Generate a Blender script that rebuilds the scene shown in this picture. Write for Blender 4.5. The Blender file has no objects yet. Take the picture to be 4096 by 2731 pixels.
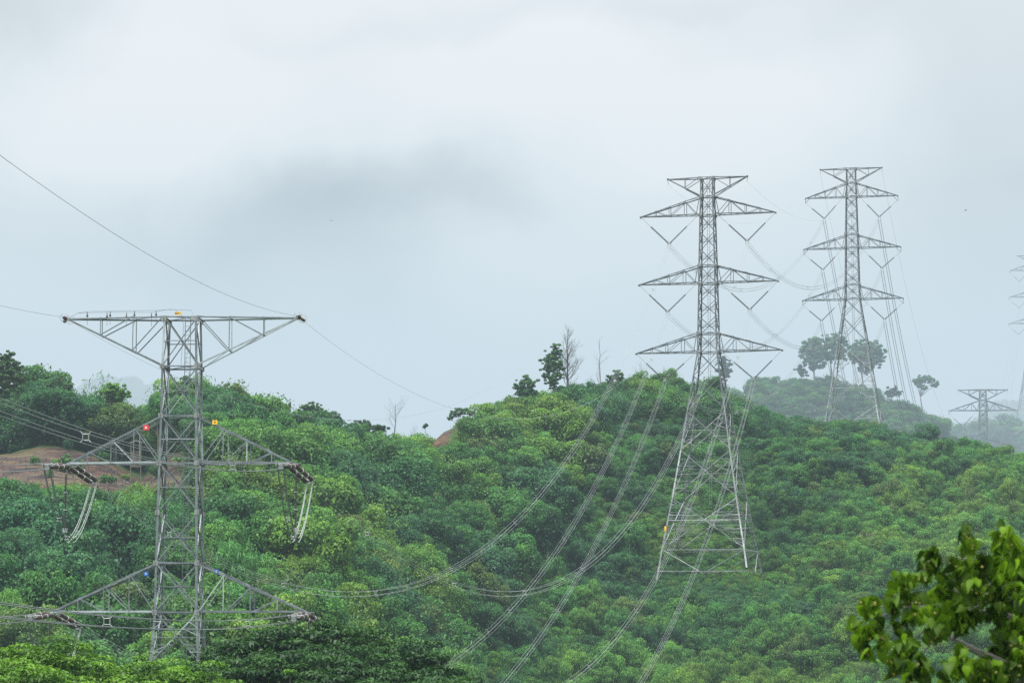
import bpy, math, random
import numpy as np
from mathutils import Vector, Matrix

random.seed(7)
RNG = np.random.default_rng(11)
SC = bpy.context.scene
COL = SC.collection
F = 11378.0                      # focal length in pixels of a 4096 px wide picture
TH = math.radians(6.2)           # camera looks up by this much
CT, ST = math.cos(TH), math.sin(TH)
K = 4096 / 2352.0


# ------------------------------------------------------------------ survey helpers
def at(px, py, Y):
    """point at forward distance Y that was measured at (px, py)"""
    dx = (px - 2048) / F
    dy = (1365.5 - py) / F
    k = Y / (CT - ST * dy)
    return Vector((dx * k, Y, (ST + CT * dy) * k))


def at2(s, t, Y):
    return at(s * K, t * K, Y)


def proj2(x, y, z):
    dep = CT * y + ST * z
    up = -ST * y + CT * z
    return (2048 + F * x / dep) / K, (1365.5 - F * up / dep) / K


# ------------------------------------------------------------------ object helpers
def link(o, parent=None):
    COL.objects.link(o)
    if parent is not None:
        o.parent = parent
    return o


def tag(o, label=None, cat=None, group=None, kind=None):
    if label:
        o['label'] = label
    if cat:
        o['category'] = cat
    if group:
        o['group'] = group
    if kind:
        o['kind'] = kind
    return o


def empty(name, loc, rz=0.0):
    o = bpy.data.objects.new(name, None)
    o.location = loc
    o.rotation_euler = (0, 0, rz)
    o.empty_display_size = 0.5
    COL.objects.link(o)
    return o


MR = random.Random(3)


class MB:
    """collects faces into one mesh"""

    def __init__(self, two=0.0):
        self.two = two
        self.v = []
        self.f = []
        self.m = []
        self.mi = 0

    def add(self, vs, fs):
        n = len(self.v)
        self.v.extend(vs)
        for f in fs:
            self.f.append([i + n for i in f])
            self.m.append(self.mi)

    def box(self, c, sx, sy, sz, M=None):
        vs = [Vector((x * sx / 2, y * sy / 2, z * sz / 2)) for x in (-1, 1) for y in (-1, 1) for z in (-1, 1)]
        if M is not None:
            vs = [M @ v for v in vs]
        vs = [v + Vector(c) for v in vs]
        self.add(vs, [(0, 1, 3, 2), (4, 6, 7, 5), (0, 4, 5, 1), (2, 3, 7, 6), (0, 2, 6, 4), (1, 5, 7, 3)])

    def beam(self, p, q, w, a=None, both=None, th=None):
        """steel angle section from p to q, flange width w"""
        p, q = Vector(p), Vector(q)
        d = (q - p)
        if d.length < 1e-6:
            return
        d.normalize()
        if self.two:
            self.mi = 1 if MR.random() < self.two else 0
        if both is not None:
            n1, n2 = Vector(both[0]), Vector(both[1])
            n1 = (n1 - d * n1.dot(d)).normalized()
            n2 = (n2 - d * n2.dot(d)).normalized()
        else:
            a = Vector(a if a is not None else (0, 1, 0))
            n2 = a - d * a.dot(d)
            if n2.length < 1e-3:
                a = Vector((1, 0, 0))
                n2 = a - d * a.dot(d)
            n2.normalize()
            n1 = d.cross(n2)
        t = th or max(0.012, 0.13 * w)
        prof = [(0, 0), (w, 0), (w, t), (t, t), (t, w), (0, w)]
        vs = [p + n1 * x + n2 * y for x, y in prof] + [q + n1 * x + n2 * y for x, y in prof]
        fs = [(i, (i + 1) % 6, 6 + (i + 1) % 6, 6 + i) for i in range(6)]
        fs += [(0, 3, 2, 1), (0, 5, 4, 3), (6, 7, 8, 9), (6, 9, 10, 11)]
        self.add(vs, fs)

    def tube(self, pts, r, n=5, cap=True):
        pts = [Vector(p) for p in pts]
        rs = r if isinstance(r, (list, tuple)) else [r] * len(pts)
        ref = None
        vs = []
        for i, p in enumerate(pts):
            d = (pts[min(i + 1, len(pts) - 1)] - pts[max(i - 1, 0)])
            if d.length < 1e-9:
                d = Vector((0, 0, 1))
            d.normalize()
            if ref is None:
                ref = Vector((0, 0, 1)) if abs(d.z) < 0.9 else Vector((1, 0, 0))
            u = ref - d * ref.dot(d)
            if u.length < 1e-4:
                u = Vector((1, 0.3, 0)) - d * Vector((1, 0.3, 0)).dot(d)
            u.normalize()
            ref = u
            w = d.cross(u)
            for k in range(n):
                a = 2 * math.pi * k / n
                vs.append(p + (u * math.cos(a) + w * math.sin(a)) * rs[i])
        fs = []
        for i in range(len(pts) - 1):
            for k in range(n):
                fs.append((i * n + k, i * n + (k + 1) % n, (i + 1) * n + (k + 1) % n, (i + 1) * n + k))
        if cap:
            fs.append(tuple(range(n))[::-1])
            fs.append(tuple((len(pts) - 1) * n + k for k in range(n)))
        self.add(vs, fs)

    def lathe(self, p, q, prof, n=10):
        """prof: (fraction along p-q, radius)"""
        p, q = Vector(p), Vector(q)
        d = (q - p)
        L = d.length
        d.normalize()
        u = d.orthogonal().normalized()
        w = d.cross(u)
        vs = []
        for f, r in prof:
            for k in range(n):
                a = 2 * math.pi * k / n
                vs.append(p + d * (f * L) + (u * math.cos(a) + w * math.sin(a)) * r)
        fs = []
        for i in range(len(prof) - 1):
            for k in range(n):
                fs.append((i * n + k, i * n + (k + 1) % n, (i + 1) * n + (k + 1) % n, (i + 1) * n + k))
        self.add(vs, fs)

    def ring(self, c, ax, up, ra, rb, r, n=20, m=5):
        c, ax, up = Vector(c), Vector(ax).normalized(), Vector(up).normalized()
        pts = [c + ax * math.cos(2 * math.pi * i / n) * ra + up * math.sin(2 * math.pi * i / n) * rb for i in range(n + 1)]
        self.tube(pts, r, m, cap=False)

    def build(self, name, mats, parent=None, smooth=False):
        me = bpy.data.meshes.new(name)
        me.from_pydata([tuple(v) for v in self.v], [], self.f)
        if not isinstance(mats, (list, tuple)):
            mats = [mats]
        for m in mats:
            me.materials.append(m)
        if len(mats) > 1:
            me.polygons.foreach_set('material_index', self.m)
        if smooth:
            me.polygons.foreach_set('use_smooth', [True] * len(me.polygons))
        me.update()
        return link(bpy.data.objects.new(name, me), parent)


# ------------------------------------------------------------------ materials
def new_mat(name):
    m = bpy.data.materials.new(name)
    m.use_nodes = True
    nt = m.node_tree
    nt.nodes.clear()
    return m, nt, nt.nodes, nt.links


def mat_simple(name, col, rough=0.6, metal=0.0, var=0.25, scale=3.0, spec=0.5, emit=None):
    m, nt, N, L = new_mat(name)
    out = N.new('ShaderNodeOutputMaterial')
    b = N.new('ShaderNodeBsdfPrincipled')
    b.inputs['Roughness'].default_value = rough
    b.inputs['Metallic'].default_value = metal
    b.inputs['Specular IOR Level'].default_value = spec
    tc = N.new('ShaderNodeTexCoord')
    no = N.new('ShaderNodeTexNoise')
    no.inputs['Scale'].default_value = scale
    no.inputs['Detail'].default_value = 4
    L.new(tc.outputs['Object'], no.inputs['Vector'])
    mr = N.new('ShaderNodeMapRange')
    mr.inputs['From Min'].default_value = 0.3
    mr.inputs['From Max'].default_value = 0.7
    mr.inputs['To Min'].default_value = 1 - var
    mr.inputs['To Max'].default_value = 1 + var
    L.new(no.outputs['Fac'], mr.inputs['Value'])
    vm = N.new('ShaderNodeVectorMath')
    vm.operation = 'SCALE'
    vm.inputs[0].default_value = col
    L.new(mr.outputs['Result'], vm.inputs['Scale'])
    L.new(vm.outputs['Vector'], b.inputs['Base Color'])
    L.new(b.outputs['BSDF'], out.inputs['Surface'])
    return m


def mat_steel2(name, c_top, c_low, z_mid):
    """one steel; backlit dark top and lit lower part painted into its colour"""
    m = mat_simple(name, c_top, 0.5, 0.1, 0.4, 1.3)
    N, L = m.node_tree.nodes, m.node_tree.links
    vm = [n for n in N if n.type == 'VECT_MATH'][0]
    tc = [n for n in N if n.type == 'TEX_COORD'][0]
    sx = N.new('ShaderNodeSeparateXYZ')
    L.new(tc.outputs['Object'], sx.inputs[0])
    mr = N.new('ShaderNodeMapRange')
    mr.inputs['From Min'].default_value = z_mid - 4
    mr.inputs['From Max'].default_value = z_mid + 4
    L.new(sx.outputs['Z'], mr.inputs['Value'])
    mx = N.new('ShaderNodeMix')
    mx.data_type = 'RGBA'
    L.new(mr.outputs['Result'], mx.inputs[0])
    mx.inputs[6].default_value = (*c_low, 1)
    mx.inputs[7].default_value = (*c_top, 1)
    L.new(mx.outputs[2], vm.inputs[0])  # painted light: dark against the sky above, bright against the slope below
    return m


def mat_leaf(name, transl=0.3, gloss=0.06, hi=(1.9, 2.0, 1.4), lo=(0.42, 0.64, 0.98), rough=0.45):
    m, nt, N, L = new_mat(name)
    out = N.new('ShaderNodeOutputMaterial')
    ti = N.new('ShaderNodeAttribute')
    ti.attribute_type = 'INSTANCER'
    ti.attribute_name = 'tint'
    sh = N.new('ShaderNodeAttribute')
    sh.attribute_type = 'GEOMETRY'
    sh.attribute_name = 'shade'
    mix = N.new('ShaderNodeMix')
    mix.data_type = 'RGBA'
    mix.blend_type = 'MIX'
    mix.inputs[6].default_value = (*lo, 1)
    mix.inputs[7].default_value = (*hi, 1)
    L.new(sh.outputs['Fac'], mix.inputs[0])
    mul = N.new('ShaderNodeMix')
    mul.data_type = 'RGBA'
    mul.blend_type = 'MULTIPLY'
    mul.inputs[0].default_value = 1
    L.new(ti.outputs['Color'], mul.inputs[6])
    L.new(mix.outputs[2], mul.inputs[7])
    d = N.new('ShaderNodeBsdfDiffuse')
    t = N.new('ShaderNodeBsdfTranslucent')
    g = N.new('ShaderNodeBsdfGlossy')
    g.inputs['Roughness'].default_value = rough
    L.new(mul.outputs[2], d.inputs['Color'])
    L.new(mul.outputs[2], t.inputs['Color'])
    m1 = N.new('ShaderNodeMixShader')
    m1.inputs[0].default_value = transl
    L.new(d.outputs[0], m1.inputs[1])
    L.new(t.outputs[0], m1.inputs[2])
    m2 = N.new('ShaderNodeMixShader')
    m2.inputs[0].default_value = gloss
    L.new(m1.outputs[0], m2.inputs[1])
    L.new(g.outputs[0], m2.inputs[2])
    L.new(m2.outputs[0], out.inputs['Surface'])
    return m


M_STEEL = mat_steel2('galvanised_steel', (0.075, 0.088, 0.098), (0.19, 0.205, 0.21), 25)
M_STEEL_D = mat_simple('weathered_steel', (0.20, 0.22, 0.235), 0.55, 0.3, 0.35, 0.9)
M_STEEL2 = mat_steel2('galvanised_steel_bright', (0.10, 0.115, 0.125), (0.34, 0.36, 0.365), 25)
M_STEEL_N2 = mat_simple('galvanised_steel_near_bright', (0.29, 0.325, 0.345), 0.5, 0.1, 0.3, 1.3)
M_STEEL_N = mat_simple('galvanised_steel_near', (0.125, 0.145, 0.158), 0.5, 0.1, 0.4, 1.3)
M_PLATE = mat_simple('gusset_steel', (0.22, 0.225, 0.225), 0.6, 0.2, 0.2, 2.0)
M_WIRE = mat_simple('aluminium_wire', (0.25, 0.265, 0.27), 0.5, 0.1, 0.1, 0.5)
M_WIRE_M = mat_simple('grey_wire', (0.13, 0.145, 0.15), 0.6, 0.2, 0.1, 0.5)
M_WIRE_D = mat_simple('dark_wire', (0.10, 0.115, 0.12), 0.6, 0.2, 0.1, 0.5)
M_PALE = mat_simple('pale_tube', (0.38, 0.41, 0.38), 0.5, 0.0, 0.1, 2)
M_FIT = mat_simple('silver_fitting', (0.30, 0.315, 0.32), 0.45, 0.2, 0.1, 3)
M_PORC = mat_simple('brown_porcelain', (0.045, 0.022, 0.020), 0.3, 0.0, 0.2, 6)
M_PORC_G = mat_simple('grey_brown_porcelain', (0.04, 0.033, 0.036), 0.35, 0.0, 0.2, 6)
M_BARK = mat_simple('bark', (0.16, 0.14, 0.115), 0.9, 0, 0.3, 1.2, 0.2)
M_BARK_D = mat_simple('dark_bark', (0.085, 0.08, 0.075), 0.9, 0, 0.3, 1.5, 0.2)
M_BARK_P = mat_simple('pale_dead_bark', (0.19, 0.175, 0.165), 0.9, 0, 0.2, 1.5, 0.2)
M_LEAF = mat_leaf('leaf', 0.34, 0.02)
M_LEAF_RAIN = mat_leaf('rain_tree_leaf', 0.30, 0.03)
M_LEAF_FIG = mat_leaf('heart_leaf', 0.35, 0.018, (2.2, 2.0, 0.9), (0.22, 0.28, 0.3), 0.5)
M_YEL = mat_simple('yellow_enamel', (0.82, 0.45, 0.01), 0.4, 0, 0.06, 3)
M_RED = mat_simple('red_enamel', (0.62, 0.02, 0.025), 0.4, 0, 0.06, 3)
M_BLUE = mat_simple('blue_enamel', (0.01, 0.10, 0.38), 0.4, 0, 0.06, 3)
M_WHITE = mat_simple('white_enamel', (0.8, 0.8, 0.8), 0.5, 0, 0.04, 3)
M_BLACK = mat_simple('black_enamel', (0.02, 0.02, 0.02), 0.5, 0, 0.04, 3)
M_TIN = mat_simple('tin_roof', (0.55, 0.56, 0.55), 0.6, 0.1, 0.2, 3)
M_WOODP = mat_simple('plank', (0.13, 0.11, 0.09), 0.9, 0, 0.3, 4)
M_BIRD = mat_simple('feather', (0.02, 0.02, 0.02), 0.8, 0, 0.1, 3)
M_FRUIT = mat_simple('fruit', (0.22, 0.20, 0.03), 0.45, 0, 0.3, 9)


def mat_ground():
    m, nt, N, L = new_mat('hill_ground')
    out = N.new('ShaderNodeOutputMaterial')
    b = N.new('ShaderNodeBsdfPrincipled')
    b.inputs['Roughness'].default_value = 0.95
    b.inputs['Specular IOR Level'].default_value = 0.1
    tc = N.new('ShaderNodeTexCoord')
    a = N.new('ShaderNodeAttribute')
    a.attribute_name = 'soil'
    n1 = N.new('ShaderNodeTexNoise')
    n1.inputs['Scale'].default_value = 0.22
    n1.inputs['Detail'].default_value = 8
    n1.inputs['Roughness'].default_value = 0.7
    L.new(tc.outputs['Object'], n1.inputs['Vector'])
    mp = N.new('ShaderNodeMapping')
    mp.inputs['Scale'].default_value = (0.9, 1.3, 1.9)
    L.new(tc.outputs['Object'], mp.inputs['Vector'])
    n2 = N.new('ShaderNodeTexNoise')
    n2.inputs['Scale'].default_value = 0.9
    n2.inputs['Detail'].default_value = 8
    n2.inputs['Roughness'].default_value = 0.75
    L.new(mp.outputs[0], n2.inputs['Vector'])
    r1 = N.new('ShaderNodeValToRGB')      # green cover
    r1.color_ramp.elements[0].position = 0.35
    r1.color_ramp.elements[0].color = (0.03, 0.07, 0.025, 1)
    r1.color_ramp.elements[1].position = 0.65
    r1.color_ramp.elements[1].color = (0.075, 0.135, 0.04, 1)
    L.new(n1.outputs['Fac'], r1.inputs['Fac'])
    r2 = N.new('ShaderNodeValToRGB')      # burnt reddish soil
    e = r2.color_ramp.elements
    e[0].position = 0.33
    e[0].color = (0.045, 0.035, 0.036, 1)
    e[1].position = 0.72
    e[1].color = (0.17, 0.145, 0.10, 1)
    for p, c in ((0.45, (0.07, 0.055, 0.05, 1)), (0.56, (0.105, 0.070, 0.056, 1))):
        x = e.new(p)
        x.color = c
    L.new(n2.outputs['Fac'], r2.inputs['Fac'])
    n3 = N.new('ShaderNodeTexNoise')
    n3.inputs['Scale'].default_value = 0.075
    n3.inputs['Detail'].default_value = 4
    L.new(tc.outputs['Object'], n3.inputs['Vector'])
    r3 = N.new('ShaderNodeMapRange')
    r3.inputs['From Min'].default_value = 0.42
    r3.inputs['From Max'].default_value = 0.62
    L.new(n3.outputs['Fac'], r3.inputs['Value'])
    mx0 = N.new('ShaderNodeMix')
    mx0.data_type = 'RGBA'
    mx0.blend_type = 'MULTIPLY'
    L.new(r3.outputs['Result'], mx0.inputs[0])
    L.new(r2.outputs['Color'], mx0.inputs[6])
    mx0.inputs[7].default_value = (1.08, 0.87, 0.80, 1)
    n4 = N.new('ShaderNodeTexNoise')
    n4.inputs['Scale'].default_value = 0.16
    n4.inputs['Detail'].default_value = 5
    n4.inputs['Roughness'].default_value = 0.6
    L.new(mp.outputs[0], n4.inputs['Vector'])
    r4 = N.new('ShaderNodeValToRGB')
    r4.color_ramp.elements[0].position = 0.38
    r4.color_ramp.elements[0].color = (0.40, 0.43, 0.50, 1)
    r4.color_ramp.elements[1].position = 0.66
    r4.color_ramp.elements[1].color = (1.3, 1.75, 0.95, 1)
    xx = r4.color_ramp.elements.new(0.5)
    xx.color = (1.05, 0.98, 0.95, 1)
    L.new(n4.outputs['Fac'], r4.inputs['Fac'])
    mx1 = N.new('ShaderNodeMix')
    mx1.data_type = 'RGBA'
    mx1.blend_type = 'MULTIPLY'
    mx1.inputs[0].default_value = 1
    L.new(mx0.outputs[2], mx1.inputs[6])
    L.new(r4.outputs['Color'], mx1.inputs[7])
    mx = N.new('ShaderNodeMix')
    mx.data_type = 'RGBA'
    L.new(a.outputs['Fac'], mx.inputs[0])
    L.new(r1.outputs['Color'], mx.inputs[6])
    L.new(mx1.outputs[2], mx.inputs[7])
    L.new(mx.outputs[2], b.inputs['Base Color'])
    bp = N.new('ShaderNodeBump')
    bp.inputs['Strength'].default_value = 0.9
    bp.inputs['Distance'].default_value = 0.5
    L.new(n2.outputs['Fac'], bp.inputs['Height'])
    L.new(bp.outputs['Normal'], b.inputs['Normal'])
    L.new(b.outputs['BSDF'], out.inputs['Surface'])
    return m


# ------------------------------------------------------------------ terrain
# crest of the near hill: s, t of the tree line, distance, height of what grows on it
CREST = [(-500, 900, 440, 8), (0, 905, 440, 8), (100, 885, 440, 8), (200, 905, 440, 8), (270, 925, 440, 8), (325, 990, 442, 7), (380, 895, 445, 9),
         (420, 875, 445, 9), (470, 880, 446, 9), (550, 903, 448, 9), (650, 934, 450, 8.5), (740, 950, 455, 7.5),
         (800, 990, 460, 6), (880, 1003, 465, 4.5), (950, 1012, 470, 3.5), (1000, 990, 474, 1.0), (1060, 958, 480, 1.0), (1120, 935, 485, 3),
         (1180, 915, 490, 3), (1250, 898, 496, 2.5), (1300, 890, 500, 2.0), (1400, 872, 505, 3), (1450, 872, 508, 3),
         (1500, 880, 510, 2.5), (1560, 882, 512, 2.5), (1640, 898, 514, 2.5), (1700, 918, 518, 3), (1780, 955, 525, 3),
         (1850, 975, 535, 3), (1900, 978, 540, 3), (1990, 974, 542, 3), (2040, 992, 542, 3), (2100, 1014, 540, 3),
         (2150, 1016, 538, 3), (2200, 1024, 535, 3.5), (2280, 1030, 530, 4), (2352, 1052, 525, 4), (2900, 1150, 500, 4)]
# rows of bare ground (s: t at given distance) lower on the same slope
LOW = [(-500, 270, 1585), (700, 278, 1600), (960, 325, 1640), (1300, 350, 1700), (1700, 355, 1690), (2352, 350, 1640), (2900, 350, 1640)]
MIDA = [(-500, 332, 1275), (500, 332, 1275), (700, 340, 1340), (900, 368, 1370), (1100, 392, 1400), (1300, 408, 1410), (1620, 428, 1338), (2000, 428, 1335), (2352, 420, 1330), (2900, 420, 1330)]
MIDB = [(-500, 366, 1140), (500, 366, 1140), (700, 385, 1190), (900, 412, 1180), (1100, 440, 1150), (1300, 460, 1130), (1620, 470, 1120), (2000, 478, 1130), (2352, 475, 1180), (2900, 465, 1200)]
HILL2 = [(-500, 1200), (1200, 1150), (1400, 1010), (1500, 955), (1600, 900), (1680, 880), (1750, 866), (1830, 862), (1900, 856), (1960, 866), (2030, 890), (2080, 908),
         (2130, 932), (2170, 975), (2205, 1010), (2240, 1120), (2290, 1400), (2900, 1400)]
HILL3 = [(-500, 1300), (1900, 1150), (2050, 1060), (2120, 1000), (2180, 985), (2250, 978), (2352, 978), (2500, 970), (2900, 960)]
HILL4 = [(-500, 1010), (60, 985), (150, 915), (200, 885), (250, 866), (285, 862), (325, 880), (370, 905), (430, 950), (520, 1010), (700, 1060), (1900, 1100), (2150, 1010),
         (2240, 985), (2290, 935), (2320, 925), (2360, 935), (2450, 900), (2900, 900)]

NU = 420
US = np.linspace(-0.24, 0.24, NU)
KN_Y, KN_Z = [], []


def interp_rows(tab, cols, s):
    t = np.array(tab, float)
    return [np.interp(s, t[:, 0], t[:, c]) for c in cols]


for u in US:
    # s of this azimuth for low elevation
    s = (2048 + F * u / CT * 0.994) / K
    # one refinement: use elevation of the crest
    ct, cy, ch = interp_rows(CREST, (1, 2, 3), s)
    zc = at2(s, ct, cy).z - ch
    s = proj2(u * cy, cy, zc)[0]
    ct, cy, ch = interp_rows(CREST, (1, 2, 3), s)
    zc = at2(s, ct, cy).z - ch
    ly, lt = interp_rows(LOW, (1, 2), s)
    ay, at_ = interp_rows(MIDA, (1, 2), s)
    by, bt = interp_rows(MIDB, (1, 2), s)
    h2 = interp_rows(HILL2, (1,), s)[0]
    h3 = interp_rows(HILL3, (1,), s)[0]
    h4 = interp_rows(HILL4, (1,), s)[0]
    zl, za, zb = at2(s, lt, ly).z, at2(s, at_, ay).z, at2(s, bt, by).z
    z2 = at2(s, h2, 760).z - 5
    z3 = at2(s, h3, 930).z - 6
    z4 = at2(s, h4, 1500).z - 7
    ys = [-400, 0, 30, 90, 150, 215, ly, ay, by, cy, cy + 35, cy + 85, 760, 840, 930, 1110, 1500, 1800, 8000]
    zs = [-6, -2.4, -6, -23, -28, -27, zl, za, zb, zc, zc - 4, zc - 24, z2, min(z2 - 15, 45), z3, min(z3 + 4, 90), z4, 50, 50]
    KN_Y.append(ys)
    KN_Z.append(zs)
YS = np.concatenate([np.arange(-400, 200, 10), np.arange(200, 640, 3.0), np.arange(640, 1700, 8.0), np.linspace(1700, 8000, 40)])
HT = np.zeros((NU, len(YS)))
for i in range(NU):
    HT[i] = np.interp(YS, KN_Y[i], KN_Z[i])
# round the knees a little
ker = np.array([0.1, 0.2, 0.4, 0.2, 0.1])
HT = np.apply_along_axis(lambda r: np.convolve(np.pad(r, 2, mode='edge'), ker, 'valid'), 1, HT)


def s_east(x, y):
    return (2048 + F * x / np.maximum(y, 25.0)) / K


def ground_z(x, y):
    u = np.clip(x / np.maximum(y, 25.0), US[0], US[-1] - 1e-9)
    fi = (u - US[0]) / (US[1] - US[0])
    i0 = np.floor(fi).astype(int)
    i0 = np.clip(i0, 0, NU - 2)
    fu = fi - i0
    j0 = np.clip(np.searchsorted(YS, y) - 1, 0, len(YS) - 2)
    fy = np.clip((y - YS[j0]) / (YS[j0 + 1] - YS[j0]), 0, 1)
    z = (HT[i0, j0] * (1 - fu) * (1 - fy) + HT[i0 + 1, j0] * fu * (1 - fy) + HT[i0, j0 + 1] * (1 - fu) * fy + HT[i0 + 1, j0 + 1] * fu * fy)
    w = np.clip((y - 240) / 60, 0, 1)
    ws = w * np.clip((s_east(x, y) - 1180) / 150, 0, 1) * np.clip((505 - y) / 25, 0, 1) * (1 - 0.85 * np.exp(-(((x - 29.8) / 12) ** 2 + ((y - 428) / 14) ** 2)))
    z = z + w * (0.7 * np.sin(x * 0.11 + 1.3 * np.sin(y * 0.05)) * np.cos(y * 0.083 + 0.7) + 0.3 * np.sin(x * 0.37 + y * 0.21))
    z = z + ws * (1.7 * np.sin(x * 0.16 + 1.9 * np.sin(y * 0.031 + 1)) * np.cos(y * 0.045 + 0.05 * x) + 1.0 * np.sin(x * 0.29 - y * 0.12 + 2 * np.sin(y * 0.06)))
    return z


def gz(x, y):
    return float(ground_z(np.array([x]), np.array([y]))[0])


# cleared ground, as (s, t, half width, half height) of the ground itself, distance range
def soil_at(x, y, z):
    dep = CT * y + ST * z
    s = (2048 + F * x / dep) / K
    t = (1365.5 - F * (-ST * y + CT * z) / dep) / K
    def bump(cs, ct, ws, wt, y0, y1):
        d = ((s - cs) / ws) ** 2 + ((t - ct) / wt) ** 2
        return np.where((y > y0) & (y < y1), np.clip((1.15 - d) / 0.25, 0, 1), 0)
    wob = 10 * np.sin(s * 0.031) + 6 * np.sin(s * 0.083 + t * 0.05)
    upper = 1000 + np.where(s > 300, (s - 300) * 0.12, 0) + wob * 0.5
    lower = 1105 + wob - np.where(s > 120, 0, (120 - s) * 0.02)
    edge_r = 430
    band = np.clip((t - upper) / 8 + 0.5, 0, 1) * np.clip((1205 - t) / 10, 0, 1) * np.clip((edge_r - s) / 18, 0, 1)
    main = np.where((y > 355) & (y < 425), band, 0)
    r = np.maximum(main, bump(985, 1012, 44, 30, 420, 490))
    r = np.maximum(r, bump(1074, 978, 28, 26, 425, 500))
    r = np.maximum(r, bump(1275, 905, 30, 10, 470, 512))
    r = np.maximum(r, bump(855, 1100, 26, 20, 380, 450))
    return r


def axis(parts):
    a = [np.arange(p0, p1, st) for p0, p1, st in parts]
    return np.concatenate(a)


GX = axis([(-7000, -1000, 600), (-1000, -300, 70), (-300, -150, 12), (-150, 130, 2.2), (130, 320, 5), (320, 1000, 60), (1000, 7001, 600)])
GY = axis([(-400, 200, 20), (200, 350, 5), (350, 560, 2.0), (560, 640, 5), (640, 1200, 10), (1200, 2000, 30), (2000, 8001, 400)])
X, Y = np.meshgrid(GX, GY)
Z = ground_z(X.ravel(), Y.ravel())
SO = soil_at(X.ravel(), Y.ravel(), Z)
nx, ny = len(GX), len(GY)
vs = np.stack([X.ravel(), Y.ravel(), Z], 1)
ii = (np.arange(ny - 1)[:, None] * nx + np.arange(nx - 1)[None, :]).ravel()
fs = np.stack([ii, ii + 1, ii + nx + 1, ii + nx], 1)


def np_mesh(name, verts, quads, mats, attrs=None, smooth=False):
    me = bpy.data.meshes.new(name)
    me.vertices.add(len(verts))
    me.vertices.foreach_set('co', np.ascontiguousarray(verts, dtype=np.float32).ravel())
    k = quads.shape[1]
    me.loops.add(quads.size)
    me.loops.foreach_set('vertex_index', np.ascontiguousarray(quads, dtype=np.int32).ravel())
    me.polygons.add(len(quads))
    me.polygons.foreach_set('loop_start', np.arange(0, quads.size, k, dtype=np.int32))
    me.polygons.foreach_set('loop_total', np.full(len(quads), k, dtype=np.int32))
    if smooth:
        me.polygons.foreach_set('use_smooth', np.ones(len(quads), dtype=bool))
    for m in mats:
        me.materials.append(m)
    for an, dom, arr in (attrs or []):
        a = me.attributes.new(an, 'FLOAT', dom)
        a.data.foreach_set('value', np.ascontiguousarray(arr, dtype=np.float32))
    me.update(calc_edges=True)
    return me


g = link(bpy.data.objects.new('ground', np_mesh('ground', vs, fs, [mat_ground()], [('soil', 'POINT', SO)], True)))
tag(g, 'green hilly ground with a cleared patch of reddish burnt soil', 'ground', kind='structure')


# ------------------------------------------------------------------ leaves
def unit(a):
    return a / np.maximum(np.linalg.norm(a, axis=1, keepdims=True), 1e-9)


def leaf_cards(P, Nn, size, asp=0.55, droop=0.3, fold=0.12, rng=RNG):
    n = len(P)
    Nn = unit(Nn)
    r = rng.normal(size=(n, 3))
    r[:, 2] -= droop * 2
    t = unit(r - Nn * np.sum(r * Nn, 1, keepdims=True))
    b = np.cross(Nn, t)
    L = (size * rng.uniform(0.6, 1.4, n))[:, None]
    W = L * asp
    v0 = P - t * L * 0.5
    v2 = P + t * L * 0.5 - Nn * L * fold * 1.2
    v1 = P + b * W * 0.5 + Nn * L * fold
    v3 = P - b * W * 0.5 + Nn * L * fold
    V = np.stack([v0, v1, v2, v3], 1).reshape(-1, 3)
    Q = np.arange(4 * n).reshape(n, 4)
    return V, Q


def merge(parts):
    Vs, Qs, S = [], [], []
    o = 0
    for V, Q, s in parts:
        Vs.append(V)
        Qs.append(Q + o)
        S.append(s)
        o += len(V)
    return np.concatenate(Vs), np.concatenate(Qs), np.concatenate(S)


def lobe_leaves(C, R, n, size, rng, flat=0.85, up=0.25, asp=0.55, droop=0.3, inner=0.25, base=0.5):
    d = rng.normal(size=(n, 3))
    d[:, 2] += up
    d = unit(d)
    rad = 1 - inner * rng.random(n) ** 1.5
    P = np.array(C) + d * R * rad[:, None] * np.array([1, 1, flat])
    Nn = d + rng.normal(size=(n, 3)) * 0.55 + np.array([0, 0, 0.35])
    V, Q = leaf_cards(P, Nn, size, asp, droop, 0.12, rng)
    sh = np.clip(base - 0.05 + 0.40 * d[:, 2] + rng.normal(size=n) * 0.12, 0, 1)  # light from above painted in: upper leaves paler, undersides darker
    return V, Q, sh


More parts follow.
